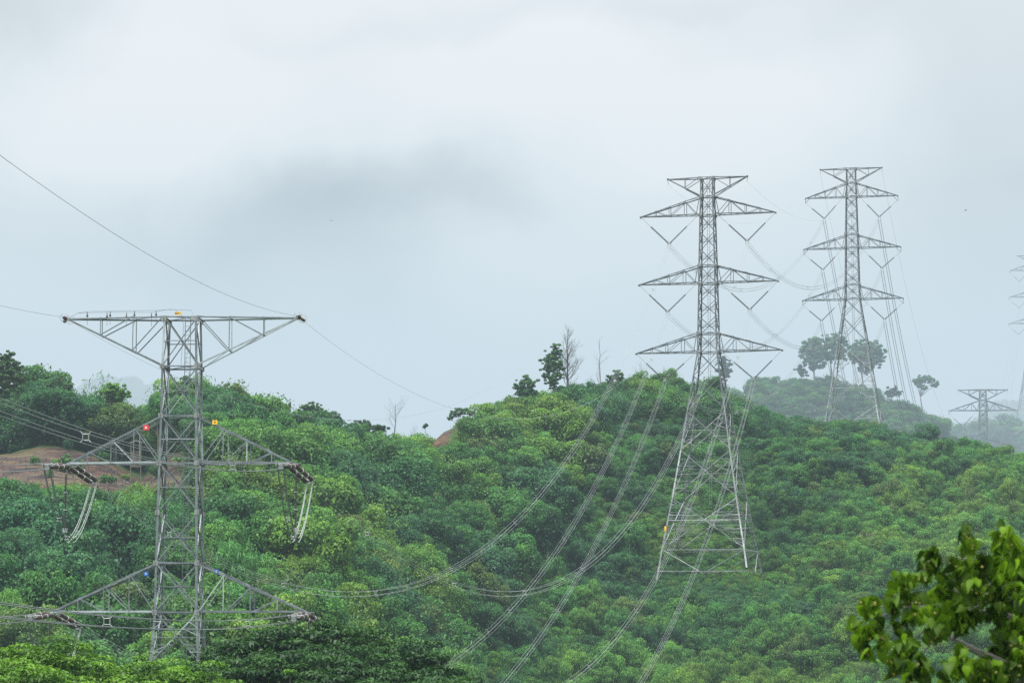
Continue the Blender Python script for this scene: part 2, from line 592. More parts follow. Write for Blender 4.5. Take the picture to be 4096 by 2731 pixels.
def crown_proto(kind, seed):
    """crown about 1 unit = 1 m, tree height given; returns mesh data and trunk MB"""
    rng = np.random.default_rng(seed)
    parts = []
    tr = MB()
    cfg = {
        'round': dict(H=8.0, zc=5.2, rx=3.0, rz=2.7, nl=22, lr=(0.6, 1.3), ls=0.30, dens=170, droop=0.5, asp=0.6),
        'broad': dict(H=7.6, zc=5.1, rx=3.9, rz=2.3, nl=27, lr=(0.6, 1.3), ls=0.30, dens=170, droop=0.4, asp=0.6),
        'tall': dict(H=10.0, zc=6.3, rx=2.5, rz=3.6, nl=28, lr=(0.5, 1.1), ls=0.30, dens=170, droop=0.5, asp=0.6),
        'fine': dict(H=8.0, zc=5.0, rx=3.1, rz=2.9, nl=40, lr=(0.5, 1.0), ls=0.22, dens=230, droop=0.25, asp=0.5),
        'loose': dict(H=9.0, zc=6.0, rx=3.0, rz=2.8, nl=24, lr=(0.45, 0.95), ls=0.28, dens=130, droop=0.3, asp=0.6),
        'bamboo': dict(H=5.5, zc=2.9, rx=2.1, rz=2.5, nl=22, lr=(0.35, 0.85), ls=0.40, dens=190, droop=1.0, asp=0.16),
        'bush': dict(H=3.0, zc=1.2, rx=1.8, rz=1.5, nl=16, lr=(0.35, 0.85), ls=0.25, dens=180, droop=0.3, asp=0.5),
        'shrub': dict(H=2.4, zc=0.8, rx=1.5, rz=1.2, nl=14, lr=(0.3, 0.6), ls=0.32, dens=220, droop=-0.5, asp=0.15),
    }[kind]
    H, zc, rx, rz = cfg['H'], cfg['zc'], cfg['rx'], cfg['rz']
    lobes = []
    for i in range(cfg['nl']):
        d = unit(rng.normal(size=(1, 3)) + np.array([[0, 0, 0.45]]))[0]
        k = rng.uniform(0.55, 0.98) if i > 4 else rng.uniform(0.1, 0.45)
        c = np.array([0, 0, zc]) + d * k * np.array([rx, rx, rz]) * rng.uniform(0.85, 1.12)
        R = rng.uniform(*cfg['lr'])
        lobes.append((c, R))
        n = int(cfg['dens'] * R * R * 1.9 + 20)
        base = 0.40 + 0.26 * (c[2] - zc) / rz + rng.normal() * 0.12  # low lobes painted darker, as if shaded by the crown above
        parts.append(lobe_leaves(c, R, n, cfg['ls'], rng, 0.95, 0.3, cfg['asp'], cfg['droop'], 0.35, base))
    # sprigs that break the outline
    n = 420
    d = unit(rng.normal(size=(n, 3)) + np.array([0, 0, 0.3]))
    P = np.array([0, 0, zc]) + d * np.array([rx, rx, rz]) * rng.uniform(0.8, 1.25, n)[:, None]
    V, Q = leaf_cards(P, d + rng.normal(size=(n, 3)) * 0.8, cfg['ls'] * 1.1, cfg['asp'], cfg['droop'], 0.12, rng)
    parts.append((V, Q, np.clip(0.5 + rng.normal(size=n) * 0.15, 0, 1)))
    V, Q, S = merge(parts)
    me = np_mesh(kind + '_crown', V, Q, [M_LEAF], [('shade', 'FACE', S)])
    # trunk and limbs
    r0 = 0.035 * H ** 0.8 * 0.9
    lean = rng.normal(size=2) * 0.25
    top = Vector((lean[0], lean[1], zc))
    tr.tube([(0, 0, -1.0), (lean[0] * 0.3, lean[1] * 0.3, zc * 0.5), top], [r0 * 1.2, r0 * 0.85, r0 * 0.55], 6)
    for c, R in lobes[:14]:
        st = Vector((0, 0, 0)).lerp(top, rng.uniform(0.45, 0.95))
        c = Vector(c)
        mid = st.lerp(c, 0.5) + Vector((0, 0, 0.3))
        tr.tube([st, mid, c], [r0 * 0.4, r0 * 0.28, r0 * 0.12], 4)
    return me, tr


PROTO = {}
for kind, seeds in (('round', (1, 2, 3)), ('broad', (4, 5)), ('tall', (6, 7)), ('fine', (8, 9)), ('loose', (10,)), ('bamboo', (11, 12, 13)), ('bush', (14, 15, 16)), ('shrub', (17, 18))):
    for sd in seeds:
        me, tr = crown_proto(kind, sd)
        t_me = bpy.data.meshes.new('trunk')
        t_me.from_pydata([tuple(v) for v in tr.v], [], tr.f)
        t_me.materials.append(M_BARK)
        PROTO.setdefault(kind, []).append((me, t_me))

# ------------------------------------------------------------------ planting
TINT = {
    'yellow': (0.098, 0.170, 0.034),
    'fresh': (0.068, 0.152, 0.036),
    'mid': (0.048, 0.126, 0.037),
    'deep': (0.031, 0.088, 0.036),
    'blue': (0.036, 0.096, 0.048),
    'olive': (0.074, 0.112, 0.038),
}
WORD = {'yellow': 'yellow-green', 'fresh': 'bright green', 'mid': 'mid-green', 'deep': 'dark green', 'blue': 'bluish green', 'olive': 'olive brown'}


def scatter_points(y0, y1, sp, s0, s1):
    """jittered grid over the fan between two distances"""
    pts = []
    y = y0
    while y < y1:
        xa = (s0 * K - 2048) / F * y
        xb = (s1 * K - 2048) / F * y
        n = max(1, int((xb - xa) / sp))
        xs = xa + (np.arange(n) + RNG.random(n)) * sp
        ysr = y + (RNG.random(n) - 0.5) * sp * 0.95
        pts.append(np.stack([xs, ysr], 1))
        y += sp * 0.9
    P = np.concatenate(pts)
    z = ground_z(P[:, 0], P[:, 1])
    return np.column_stack([P, z])


def st_of(P):
    dep = CT * P[:, 1] + ST * P[:, 2]
    return (2048 + F * P[:, 0] / dep) / K, (1365.5 - F * (-ST * P[:, 1] + CT * P[:, 2]) / dep) / K


def forest_edge(t):
    return np.interp(t, [860, 900, 1100, 1300, 1568], [1430, 1410, 1345, 1265, 1060])


def patch_noise(x, y, f, ph):
    return np.sin(x * f + ph + 1.7 * np.sin(y * f * 0.7 + ph)) * np.cos(y * f * 1.1 - ph * 2 + 1.1 * np.sin(x * f * 0.6))


forest, scrub = [], []
P = scatter_points(262, 560, 4.9, -120, 2480)
s, t = st_of(P)
so = soil_at(P[:, 0], P[:, 1], P[:, 2])
cy = np.interp(s, np.array(CREST)[:, 0], np.array(CREST)[:, 2])
for i in range(len(P)):
    x, y, z = P[i]
    if so[i] > 0.15 or y > cy[i] + 6:
        continue
    # do not stand in front of the cleared patch: keep tops below it
    h_lim = 99
    if -150 < s[i] < 500 and 300 < y < 366:
        gap = t[i] - (1118 + 8 * math.sin(s[i] * 0.03) - (0 if s[i] > 60 else 15))
        h_lim = gap * K * y / F
        if h_lim < 1.5:
            continue
    if -150 < s[i] < 500 and 366 <= y < 398 and t[i] > 1010:
        continue
    if 925 < s[i] < 1038 and y > 370:
        h_lim = (t[i] - 1030) * K * y / F
    elif 1038 <= s[i] < 1112 and y > 370:
        h_lim = (t[i] - 992) * K * y / F
    if h_lim < 1.2:
        continue
    edge = forest_edge(t[i]) + 30 * math.sin(t[i] * 0.05)
    if s[i] < edge:
        if 930 < s[i] < 1330 and y > cy[i] - 22:
            h = random.uniform(2.0, 3.6)     # low growth near the open crest
        elif s[i] > 760 and y > cy[i] - 10:
            h = random.uniform(4, 6)
        else:
            h = random.uniform(7.2, 11.5)
            if s[i] > 1000:
                h *= 0.9
        h = min(h, h_lim)
        # hold the crest line
        if y > cy[i] - 25:
            ct = np.interp(s[i], np.array(CREST)[:, 0], np.array(CREST)[:, 1])
            h = max(min(1.8, h_lim), min(h, h_lim, (t[i] - ct) * K * y / F * 1.08 + random.uniform(-1.6, 1.1)))
            if s[i] < 760 and random.random() < 0.12:
                h *= 1.22
        if s[i] > 600:
            cap = (t[i] - np.interp(s[i], np.array(CREST)[:, 0], np.array(CREST)[:, 1])) * K * y / F + random.uniform(-1.4, 1.2)
            h = max(1.2, min(h, cap))
        if h < 4 and random.random() < 0.5 and s[i] > 500:
            scrub.append((x, y, z, h, s[i], t[i]))
        else:
            forest.append((x, y, z, h, s[i], t[i]))
print('forest candidates', len(forest))


def colour_for(x, y, s, t, zone):
    n = patch_noise(x, y, 0.062, 0.4) + 0.6 * patch_noise(x, y, 0.17, 2.1) + random.gauss(0, 0.28)
    if zone == 'forest':
        if s < 560 and t < 1100:
            n -= 0.45
        if 900 < s < 1330 and 1050 < t < 1330:
            n += 0.35
        if 560 < s < 1060 and t > 1340:
            n += 0.4
        k = 'yellow' if n > 0.75 else 'fresh' if n > 0.25 else 'mid' if n > -0.3 else 'deep' if n > -0.85 else 'blue'
        if random.random() < 0.06:
            k = 'olive'
    else:
        if 1480 < s < 2100 and 1120 < t < 1290:
            n += 0.55
        if s > 1700 and t < 1130:
            n -= 1.0
        if 1470 < s < 1650 and t < 980:
            n += 0.7
        if 1650 < s and 1080 < t < 1420:
            n += 0.45
        elif t >= 1420:
            n += 0.2
        if s < 1480 and t > 1200:
            n -= 0.1
        if t > 1400 and s > 1400:
            n += 0.1
        k = 'yellow' if n > 0.8 else 'fresh' if n > 0.2 else 'mid' if n > -0.35 else 'deep' if n > -0.8 else 'blue'
        if random.random() < 0.07:
            k = 'olive'
    return k


def jit(c, a=0.14):
    f = 1 + random.uniform(-a, a)
    return tuple(max(0.004, v * f * (1 + random.uniform(-0.06, 0.06))) for v in c)


PH = {'round': 8.0, 'broad': 7.6, 'tall': 10.0, 'fine': 8.0, 'loose': 9.0, 'bamboo': 5.5, 'bush': 3.0, 'shrub': 2.4}


def zone_words(s, t):
    if s < 560 and t < 1130:
        return 'on the hilltop above the cleared reddish patch'
    if s < 345:
        return 'on the slope left of the large lattice tower'
    if s < 490:
        return 'behind the body of the large lattice tower'
    if s < 760:
        return 'on the slope just right of the large lattice tower' if t > 1130 else 'along the crest just right of the large lattice tower'
    if s < 1000:
        return 'in the forest below the saddle of the ridge' if t < 1330 else 'low in the forest above the dark umbrella canopy'
    if t < 1130:
        return 'high on the slope under the two ridge-top trees'
    return 'in the tall forest left of the second pylon' if t < 1400 else 'at the foot of the forest beside the hanging wires'


# trees one can tell apart: the largest 290 in the picture stand as things of their own
cand = []
for (x, y, z, h, s_, t_) in forest:
    ttop = t_ - h * F / y / K
    vis = -40 < s_ < 2390 and ttop < 1500 and t_ < 1720
    if s_ < 560 and ttop > 1440:
        vis = False
    cand.append(((h / y) if vis else 0, (x, y, z, h, s_, t_)))
cand.sort(key=lambda a: -a[0])
singles = [c for _, c in cand[:288]]
rest = [c for _, c in cand[288:]]

for (x, y, z, h, s_, t_) in singles:
    ck = colour_for(x, y, s_, t_, 'forest')
    kind = random.choices(['round', 'broad', 'tall', 'fine', 'loose', 'bamboo'], [4, 3, 3, 4, 2, 1.5])[0]
    me, tme = random.choice(PROTO[kind])
    form = {'round': 'round-crowned broadleaf', 'broad': 'wide-crowned broadleaf', 'tall': 'tall narrow broadleaf', 'fine': 'fine-leaved bushy', 'loose': 'open-crowned', 'bamboo': 'feathery bamboo-like'}[kind]
    r = empty('forest_tree', (x, y, z - 0.2), random.uniform(0, 6.28))
    k = h / PH[kind]
    kx = k * random.uniform(0.85, 1.15)
    r.scale = (kx, kx, k)
    tag(r, '%s %s tree %s' % (WORD[ck], form, zone_words(s_, t_ - h * F / y / K * 0.6)), 'tree', 'trees of the hillside forest')
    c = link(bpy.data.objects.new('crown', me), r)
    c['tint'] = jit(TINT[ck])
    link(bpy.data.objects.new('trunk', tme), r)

# prototypes for the mass vegetation live in a collection of their own
PC = bpy.data.collections.new('vegetation_kinds')
KIND_IX = {}
ix = 0
for kind in sorted(PROTO):
    for j, (me, tme) in enumerate(PROTO[kind]):
        bm = me.copy()
        # join trunk mesh into a copy
        o = bpy.data.objects.new('k%03d' % ix, bm)
        PC.objects.link(o)
        KIND_IX.setdefault(kind, []).append(ix)
        ix += 1


def gn_group():
    ng = bpy.data.node_groups.new('plant_out', 'GeometryNodeTree')
    ng.interface.new_socket('Geometry', in_out='INPUT', socket_type='NodeSocketGeometry')
    ng.interface.new_socket('Geometry', in_out='OUTPUT', socket_type='NodeSocketGeometry')
    N, L = ng.nodes, ng.links
    gi, go = N.new('NodeGroupInput'), N.new('NodeGroupOutput')
    iop = N.new('GeometryNodeInstanceOnPoints')
    ci = N.new('GeometryNodeCollectionInfo')
    ci.inputs['Collection'].default_value = PC
    ci.inputs['Separate Children'].default_value = True
    ci.inputs['Reset Children'].default_value = True
    iop.inputs['Pick Instance'].default_value = True

    def na(name, dt):
        n = N.new('GeometryNodeInputNamedAttribute')
        n.data_type = dt
        n.inputs['Name'].default_value = name
        return n.outputs['Attribute']
    L.new(gi.outputs[0], iop.inputs['Points'])
    L.new(ci.outputs[0], iop.inputs['Instance'])
    L.new(na('idx', 'INT'), iop.inputs['Instance Index'])
    L.new(na('rot', 'FLOAT_VECTOR'), iop.inputs['Rotation'])
    L.new(na('scl', 'FLOAT_VECTOR'), iop.inputs['Scale'])
    L.new(iop.outputs[0], go.inputs[0])
    return ng


GN = gn_group()


def plant_mass(name, items, label, cat):
    """items: (x, y, z, scale xy, scale z, kind, tint)"""
    me = bpy.data.meshes.new(name)
    n = len(items)
    me.vertices.add(n)
    me.vertices.foreach_set('co', np.array([i[:3] for i in items], dtype=np.float32).ravel())
    a = me.attributes.new('idx', 'INT', 'POINT')
    a.data.foreach_set('value', np.array([random.choice(KIND_IX[i[5]]) for i in items], dtype=np.int32))
    a = me.attributes.new('rot', 'FLOAT_VECTOR', 'POINT')
    a.data.foreach_set('vector', np.array([(random.uniform(-.08, .08), random.uniform(-.08, .08), random.uniform(0, 6.28)) for i in items], dtype=np.float32).ravel())
    a = me.attributes.new('scl', 'FLOAT_VECTOR', 'POINT')
    a.data.foreach_set('vector', np.array([(i[3], i[3], i[4]) for i in items], dtype=np.float32).ravel())
    a = me.attributes.new('tint', 'FLOAT_VECTOR', 'POINT')
    a.data.foreach_set('vector', np.array([i[6] for i in items], dtype=np.float32).ravel())
    o = link(bpy.data.objects.new(name, me))
    md = o.modifiers.new('plants', 'NODES')
    md.node_group = GN
    tag(o, label, cat, kind='stuff')
    return o


items = []
for (x, y, z, h, s_, t_) in rest:
    ck = colour_for(x, y, s_, t_, 'forest')
    kind = random.choices(['round', 'broad', 'tall', 'fine', 'loose', 'bamboo'], [4, 3, 3, 4, 2, 1.2])[0]
    k = h / PH[kind]
    kx = k * random.uniform(0.85, 1.15)
    items.append((x, y, z - 0.2, kx, k, kind, jit(TINT[ck])))
plant_mass('forest_trees', items, 'the smaller and farther trees that fill the hillside forest', 'forest')

# scrub: bushes, bamboo and tall grass over the right-hand slopes, and undergrowth everywhere
items = []
P = scatter_points(270, 560, 1.5, -100, 2460)
s, t = st_of(P)
so = soil_at(P[:, 0], P[:, 1], P[:, 2])
cr = np.array(CREST)
cy = np.interp(s, cr[:, 0], cr[:, 2])
ctt = np.interp(s, cr[:, 0], cr[:, 1])
for i in range(len(P)):
    x, y, z = P[i]
    if so[i] > 0.2 and not (y < 430 and random.random() < 0.05) or y > cy[i] + 7:
        continue
    edge = forest_edge(t[i]) + 30 * math.sin(t[i] * 0.05)
    if s[i] < edge:
        if random.random() < 0.72:
            continue
        kind = 'bush'
        h = random.uniform(1.6, 3.0)
        if 925 < s[i] < 1112 and y > 370:
            h = min(h, (t[i] - (1030 if s[i] < 1038 else 992)) * K * y / F)
            if h < 0.8:
                continue
        if -150 < s[i] < 500 and y > 352:
            h *= 0.55
        ck = colour_for(x, y, s[i], t[i], 'forest')
    else:
        nn = patch_noise(x, y, 0.09, 1.1) + random.gauss(0, 0.3)
        if s[i] > 1750 and t[i] < 1160:
            kind = random.choices(['bush', 'bamboo', 'round', 'fine'], [3, 2.4, 1.6, 1.2])[0]
        elif nn > 0.35:
            kind = random.choices(['shrub', 'bush'], [5, 1])[0]
        elif nn < -0.45:
            kind = random.choices(['bamboo', 'bush'], [2, 2])[0]
        else:
            kind = random.choices(['bush', 'shrub', 'bamboo', 'fine'], [3, 6, 0.9, 0.3])[0]
        if patch_noise(x, y, 0.055, 3.3) > 0.42 and t[i] < 1480 and kind in ('bush', 'shrub'):
            kind = random.choice(['round', 'fine', 'bush', 'bamboo'])
        h = {'shrub': random.uniform(0.9, 1.7), 'bush': random.uniform(1.0, 2.8), 'bamboo': random.uniform(2.2, 5.0), 'fine': random.uniform(2.2, 4.6), 'round': random.uniform(2.8, 5.4)}[kind]
        if kind in ('bamboo', 'fine', 'round') and random.random() < 0.4:
            kind, h = 'shrub', random.uniform(1.0, 1.8)
        # keep the feet of the second pylon clear
        if 1480 < s[i] < 1760 and 1230 < t[i] < 1420:
            h = min(h, 1.5)
        ck = colour_for(x, y, s[i], t[i], 'scrub')
    if y > cy[i] - 12:
        need = (t[i] - ctt[i]) * K * y / F
        h = max(0.8, min(max(h, min(need, 4.5) * random.uniform(0.7, 1.05)), need * 1.1 + random.uniform(-0.5, 0.7)))
        if random.random() < 0.07:
            h *= 1.55
            kind = random.choice(['round', 'fine', 'bamboo'])
    k = h / PH[kind]
    k *= 1.18
    k = min(k, max(0.8, (t[i] - ctt[i]) * K * y / F + random.uniform(-1.2, 1.7)) / PH[kind]) if random.random() > 0.09 else k * 1.1
    items.append((x, y, z - 0.1, k * random.uniform(0.72, 1.2), k, kind, jit(TINT[ck], 0.24)))
for (x, y, z, h, s_, t_) in scrub:
    items.append((x, y, z, h / 3 * 1.1, h / 3, 'bush', jit(TINT[colour_for(x, y, s_, t_, 'forest')])))
print('scrub', len(items))
plant_mass('hillside_scrub', items, 'dense bushes, bamboo and tall grass covering the hillside', 'scrub')

# the misty woods farther back
items = []
for (y0, y1, sp, hh) in ((640, 790, 3.4, (3.5, 7)), (845, 1110, 4.6, (5, 9)), (1330, 1530, 6.0, (6, 11))):
    P = scatter_points(y0, y1, sp, -80, 2440)
    s, t = st_of(P)
    for i in range(len(P)):
        x, y, z = P[i]
        lim = 1060 if y < 1200 else 1030
        if t[i] > lim + 75 or (y < 1200 and s[i] < 1400):
            continue
        ck = random.choice(['mid', 'deep', 'fresh', 'mid', 'blue'])
        kind = random.choice(['round', 'broad', 'fine', 'fine', 'tall', 'bush'])
        h = random.uniform(*hh) * (1.25 if random.random() < 0.06 else 1)
        if kind == 'bush':
            h *= 0.6
        k = h / PH[kind]
        items.append((x, y, z - 0.3, k * random.uniform(1.0, 1.35), k, kind, jit(TINT[ck])))
print('far', len(items))
plant_mass('far_woods', items, 'misty woods covering the farther hills', 'woods')


# ------------------------------------------------------------------ trees that stand out
def bare_tree(name, base, H, seed, label, spread=0.35, levels=4, mat=None, lean=0.0, start=0.25, nb=11, thick=1.0):
    rng = random.Random(seed)
    mb_t, mb_b = MB(), MB()
    pts = [Vector((0, 0, -0.3))]
    n = 8
    x = y = 0
    for i in range(1, n + 1):
        x += rng.uniform(-0.03, 0.03) * H * 0.5 + lean * H / n
        y += rng.uniform(-0.02, 0.02) * H * 0.5
        pts.append(Vector((x, y, H * i / n)))
    r0 = H * 0.016 * thick
    rs = [r0 * (1 - 0.9 * i / n) + 0.012 for i in range(n + 1)]
    mb_t.tube(pts, rs, 6)

    def grow(p, d, L, r, lev):
        q = p + d * L * 0.5
        d2 = (d + Vector((rng.uniform(-.3, .3), rng.uniform(-.3, .3), 0.25))).normalized()
        e = q + d2 * L * 0.5
        mb_b.tube([p, q, e], [r, r * 0.75, r * 0.45], 4)
        if lev <= 0:
            return
        for pp, m in ((q, 1), (e, 2), (p.lerp(q, 0.5), 1)):
            for _ in range(m):
                dd = (d2 + Vector((rng.gauss(0, .55), rng.gauss(0, .55), rng.gauss(0.15, .35)))).normalized()
                grow(pp, dd, L * rng.uniform(0.45, 0.65), r * 0.5, lev - 1)
    for i in range(nb):
        f = start + (1 - start) * (i + rng.random()) / nb
        k = f * n
        a = pts[int(min(k, n - 1))].lerp(pts[int(min(k, n - 1)) + 1], k - int(min(k, n - 1)))
        ang = rng.uniform(0, 6.28)
        d = Vector((math.cos(ang), math.sin(ang) * 0.7, rng.uniform(0.8, 1.6))).normalized()
        grow(a, d, H * spread * (1.15 - f) * rng.uniform(0.6, 1.0) + 0.25, r0 * 0.32 * (1.1 - f) + 0.008, levels - 2)
    r = empty(name, base)
    mb_t.build('trunk', mat or M_BARK_D, r)
    mb_b.build('branches', mat or M_BARK_D, r)
    tag(r, label, 'tree')
    return r


def leafy_tree(name, base, H, lobes, tint, label, seed, ls=0.32, dens=80, trunk_r=0.13, droop=0.4, asp=0.55, bark=None, cat='tree'):
    """lobes: (x, y, z, radius, flat) relative to the base"""
    rng = np.random.default_rng(seed)
    parts = []
    for (lx, ly, lz, R, fl) in lobes:
        # each lobe is itself a handful of uneven clumps
        for _ in range(max(18, int(20 * R))):
            d = unit(rng.normal(size=(1, 3)))[0]
            c = np.array([lx, ly, lz]) + d * R * rng.uniform(0.3, 1.45) * np.array([1.15, 1, fl])
            rr = R * rng.uniform(0.18, 0.42) + 0.05
            parts.append(lobe_leaves(c, rr, int(dens * rr * rr * 3 + 14), ls, rng, 0.6, 0.3, asp, droop, 0.4, 0.45 + 0.15 * d[2] + rng.normal() * 0.1))  # higher clumps lighter: top light painted into their tone
    V, Q, S = merge(parts)
    r = empty(name, base)
    c = link(bpy.data.objects.new('crown', np_mesh('crown', V, Q, [M_LEAF], [('shade', 'FACE', S)])), r)
    c['tint'] = tint
    tr = MB()
    top = Vector((lobes[0][0] * 0.5, lobes[0][1] * 0.5, H * 0.62))
    tr.tube([(0, 0, -0.8), top * 0.5 + Vector((0.08, 0, 0)), top], [trunk_r * 1.2, trunk_r * 0.8, trunk_r * 0.5], 7)
    for (lx, ly, lz, R, fl) in lobes:
        c2 = Vector((lx, ly, lz))
        st = Vector((0, 0, 0)).lerp(top, min(1.0, max(0.3, (lz - R) / max(top.z, .1))))
        tr.tube([st, st.lerp(c2, 0.5) + Vector((0, 0, 0.15)), c2], [trunk_r * 0.4, trunk_r * 0.25, trunk_r * 0.1], 5)
    tr.build('trunk', bark or M_BARK, r)
    tag(r, label, cat)
    return r


def base_at(s, Y):
    """ground point on the line of sight column s at distance Y"""
    p = at2(s, 950, Y)
    return Vector((p.x, Y, gz(p.x, Y)))


def m_at(Y):
    return Y * K / F              # metres per small-picture pixel


def lobes_from(lst, base, s0, Y):
    """lobes measured as (s, t, r) around a tree at column s0"""
    out = []
    rr = random.Random(5)
    for (ls_, lt, lr) in lst:
        p = at2(ls_, lt, Y)
        out.append((p.x - base.x, rr.uniform(-0.4, 0.4) * lr * m_at(Y), p.z - base.z, lr * m_at(Y), 0.9))
    return out


def ridge_tree(name, s0, Y, ttop, lst, tint, label, seed, **kw):
    b = base_at(s0, Y)
    H = at2(s0, ttop, Y).z - b.z
    return leafy_tree(name, b, H, lobes_from(lst, b, s0, Y), tint, label, seed, **kw)


DK = (0.06, 0.13, 0.055)
ridge_tree('ridge_tree', 1269, 497, 790, [(1278, 796, 8), (1282, 808, 9), (1268, 810, 11), (1260, 824, 12), (1278, 824, 12), (1258, 840, 12), (1274, 840, 13), (1284, 842, 9), (1256, 854, 11), (1272, 856, 13), (1284, 860, 9), (1262, 870, 12), (1276, 872, 11), (1268, 884, 9)], DK,
           'slim leafy dark green tree on the ridge beside the tall bare tree', 31, ls=0.26, dens=140, trunk_r=0.13)
ridge_tree('ridge_tree', 1211, 492, 862, [(1210, 872, 12), (1196, 884, 12), (1222, 882, 12), (1212, 894, 17), (1196, 902, 13), (1226, 900, 10), (1210, 908, 12)], DK,
           'small rounded dark tree on the ridge left of the slim leafy tree', 32, ls=0.26, dens=130)
ridge_tree('ridge_tree', 1418, 505, 845, [(1416, 858, 9), (1410, 866, 9), (1424, 866, 8), (1402, 872, 8)], (0.06, 0.12, 0.045),
           'small spiky tree on the crest behind the leftmost wire bundle', 33, ls=0.3, dens=100)
ridge_tree('ridge_tree', 1462, 508, 865, [(1452, 878, 11), (1466, 880, 12), (1478, 888, 10), (1460, 895, 14)], (0.035, 0.075, 0.045),
           'dark rounded tree on the crest left of the second pylon', 34, ls=0.26, dens=130)
ridge_tree('ridge_tree', 1058, 480, 940, [(1042, 948, 6), (1050, 944, 6), (1062, 941, 8), (1072, 943, 6), (1036, 958, 6), (1082, 948, 6), (1056, 952, 7)], DK,
           'low umbrella-shaped tree at the edge of the bare crest', 35, ls=0.24, dens=150, trunk_r=0.07)
ridge_tree('ridge_tree', 978, 474, 970, [(978, 976, 4), (974, 980, 3)], DK,
           'tiny sapling alone on the bare crest', 36, ls=0.2, dens=120, trunk_r=0.06)
ridge_tree('ridge_tree', 850, 470, 968, [(818, 975, 9), (832, 972, 9), (846, 978, 9), (825, 985, 8), (840, 988, 10)], (0.05, 0.095, 0.06),
           'hazy low tree standing in the saddle of the ridge', 37, ls=0.26, dens=120)
ridge_tree('ridge_tree', 868, 462, 975, [(862, 984, 10), (874, 984, 11), (868, 992, 13)], (0.04, 0.08, 0.045),
           'dense dome-shaped tree in the saddle beside the hazy tree', 38, ls=0.26, dens=140)
ridge_tree('ridge_tree', 16, 436, 800, [(10, 818, 12), (22, 832, 16), (4, 840, 18), (40, 848, 15), (18, 860, 20), (44, 868, 12), (-6, 872, 20), (22, 885, 20), (36, 893, 14), (0, 905, 22)], (0.055, 0.105, 0.04),
           'tallest leafy tree at the far left of the ridge', 39, ls=0.34, dens=85, trunk_r=0.25)
ridge_tree('ridge_tree', 118, 430, 875, [(98, 898, 14), (118, 885, 12), (135, 880, 11), (150, 888, 13), (128, 905, 20), (108, 920, 18), (150, 912, 16), (135, 930, 22), (160, 930, 14)], (0.06, 0.105, 0.045),
           'open-crowned tree with gaps of sky on the left ridge', 40, ls=0.34, dens=55, trunk_r=0.16, bark=M_BARK_P)
ridge_tree('ridge_tree', 264, 428, 884, [(250, 898, 13), (265, 892, 13), (280, 897, 12), (258, 908, 14), (277, 910, 13), (290, 905, 8), (246, 905, 8)], (0.10, 0.20, 0.045),
           'bright light green round tree standing above the left forest', 41, ls=0.34, dens=80, trunk_r=0.14)
ridge_tree('ridge_tree', 425, 440, 865, [(425, 878, 14), (412, 890, 14), (440, 888, 14), (398, 895, 12), (455, 896, 10), (425, 905, 22)], (0.05, 0.10, 0.04),
           'high tree on the ridge right behind the ladder of the large tower', 42, ls=0.34, dens=85, trunk_r=0.2)
ridge_tree('ridge_tree', 520, 448, 888, [(498, 900, 12), (516, 896, 14), (536, 900, 14), (548, 910, 9), (510, 915, 18), (535, 918, 16)], (0.06, 0.12, 0.045),
           'rounded tree on the ridge between the tower and the saddle', 43, ls=0.34, dens=85, trunk_r=0.17)
ridge_tree('ridge_tree', 655, 452, 922, [(648, 935, 8), (660, 932, 8), (654, 942, 9)], (0.07, 0.13, 0.05), 'small crown sticking out of the ridge right of the tower', 44, ls=0.3, dens=80)
ridge_tree('ridge_tree', 712, 452, 925, [(700, 938, 10), (716, 934, 10), (730, 938, 9), (738, 946, 7), (712, 948, 13)], (0.065, 0.125, 0.05), 'twin-topped tree above the right end of the big tower arm', 45, ls=0.3, dens=85)
# behind: on the second, misty hill
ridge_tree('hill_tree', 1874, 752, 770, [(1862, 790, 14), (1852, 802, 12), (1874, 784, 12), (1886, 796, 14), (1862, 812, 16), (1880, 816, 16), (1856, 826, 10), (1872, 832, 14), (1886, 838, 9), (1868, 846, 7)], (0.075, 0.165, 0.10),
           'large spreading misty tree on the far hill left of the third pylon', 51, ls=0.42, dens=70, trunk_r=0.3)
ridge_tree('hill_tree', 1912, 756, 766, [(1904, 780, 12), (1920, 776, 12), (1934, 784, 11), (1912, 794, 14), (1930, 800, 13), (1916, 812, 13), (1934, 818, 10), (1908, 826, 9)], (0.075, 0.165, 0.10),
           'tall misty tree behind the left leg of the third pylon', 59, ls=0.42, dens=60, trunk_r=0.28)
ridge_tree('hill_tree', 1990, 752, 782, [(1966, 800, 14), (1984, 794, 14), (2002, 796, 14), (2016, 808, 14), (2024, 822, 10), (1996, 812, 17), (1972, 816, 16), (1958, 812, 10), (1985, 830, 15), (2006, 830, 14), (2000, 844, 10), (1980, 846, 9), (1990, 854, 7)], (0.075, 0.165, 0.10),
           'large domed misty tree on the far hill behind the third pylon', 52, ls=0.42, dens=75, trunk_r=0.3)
ridge_tree('hill_tree', 1842, 750, 832, [(1842, 840, 8), (1840, 848, 9), (1843, 858, 9)], (0.035, 0.075, 0.045), 'small upright misty tree on the far hill', 53, ls=0.4, dens=70)
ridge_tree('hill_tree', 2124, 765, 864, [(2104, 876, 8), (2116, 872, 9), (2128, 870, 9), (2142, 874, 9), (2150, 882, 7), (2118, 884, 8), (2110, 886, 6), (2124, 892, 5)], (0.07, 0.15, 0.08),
           'lone open-crowned tree leaning on the shoulder of the far hill', 54, ls=0.4, dens=55, trunk_r=0.28, bark=M_BARK_P)
ridge_tree('hill_tree', 1664, 700, 818, [(1664, 826, 8), (1656, 836, 8), (1672, 838, 9), (1660, 850, 10), (1674, 852, 7), (1666, 864, 9)], (0.035, 0.075, 0.05),
           'thin misty tree behind the waist of the second pylon', 55, ls=0.4, dens=45)
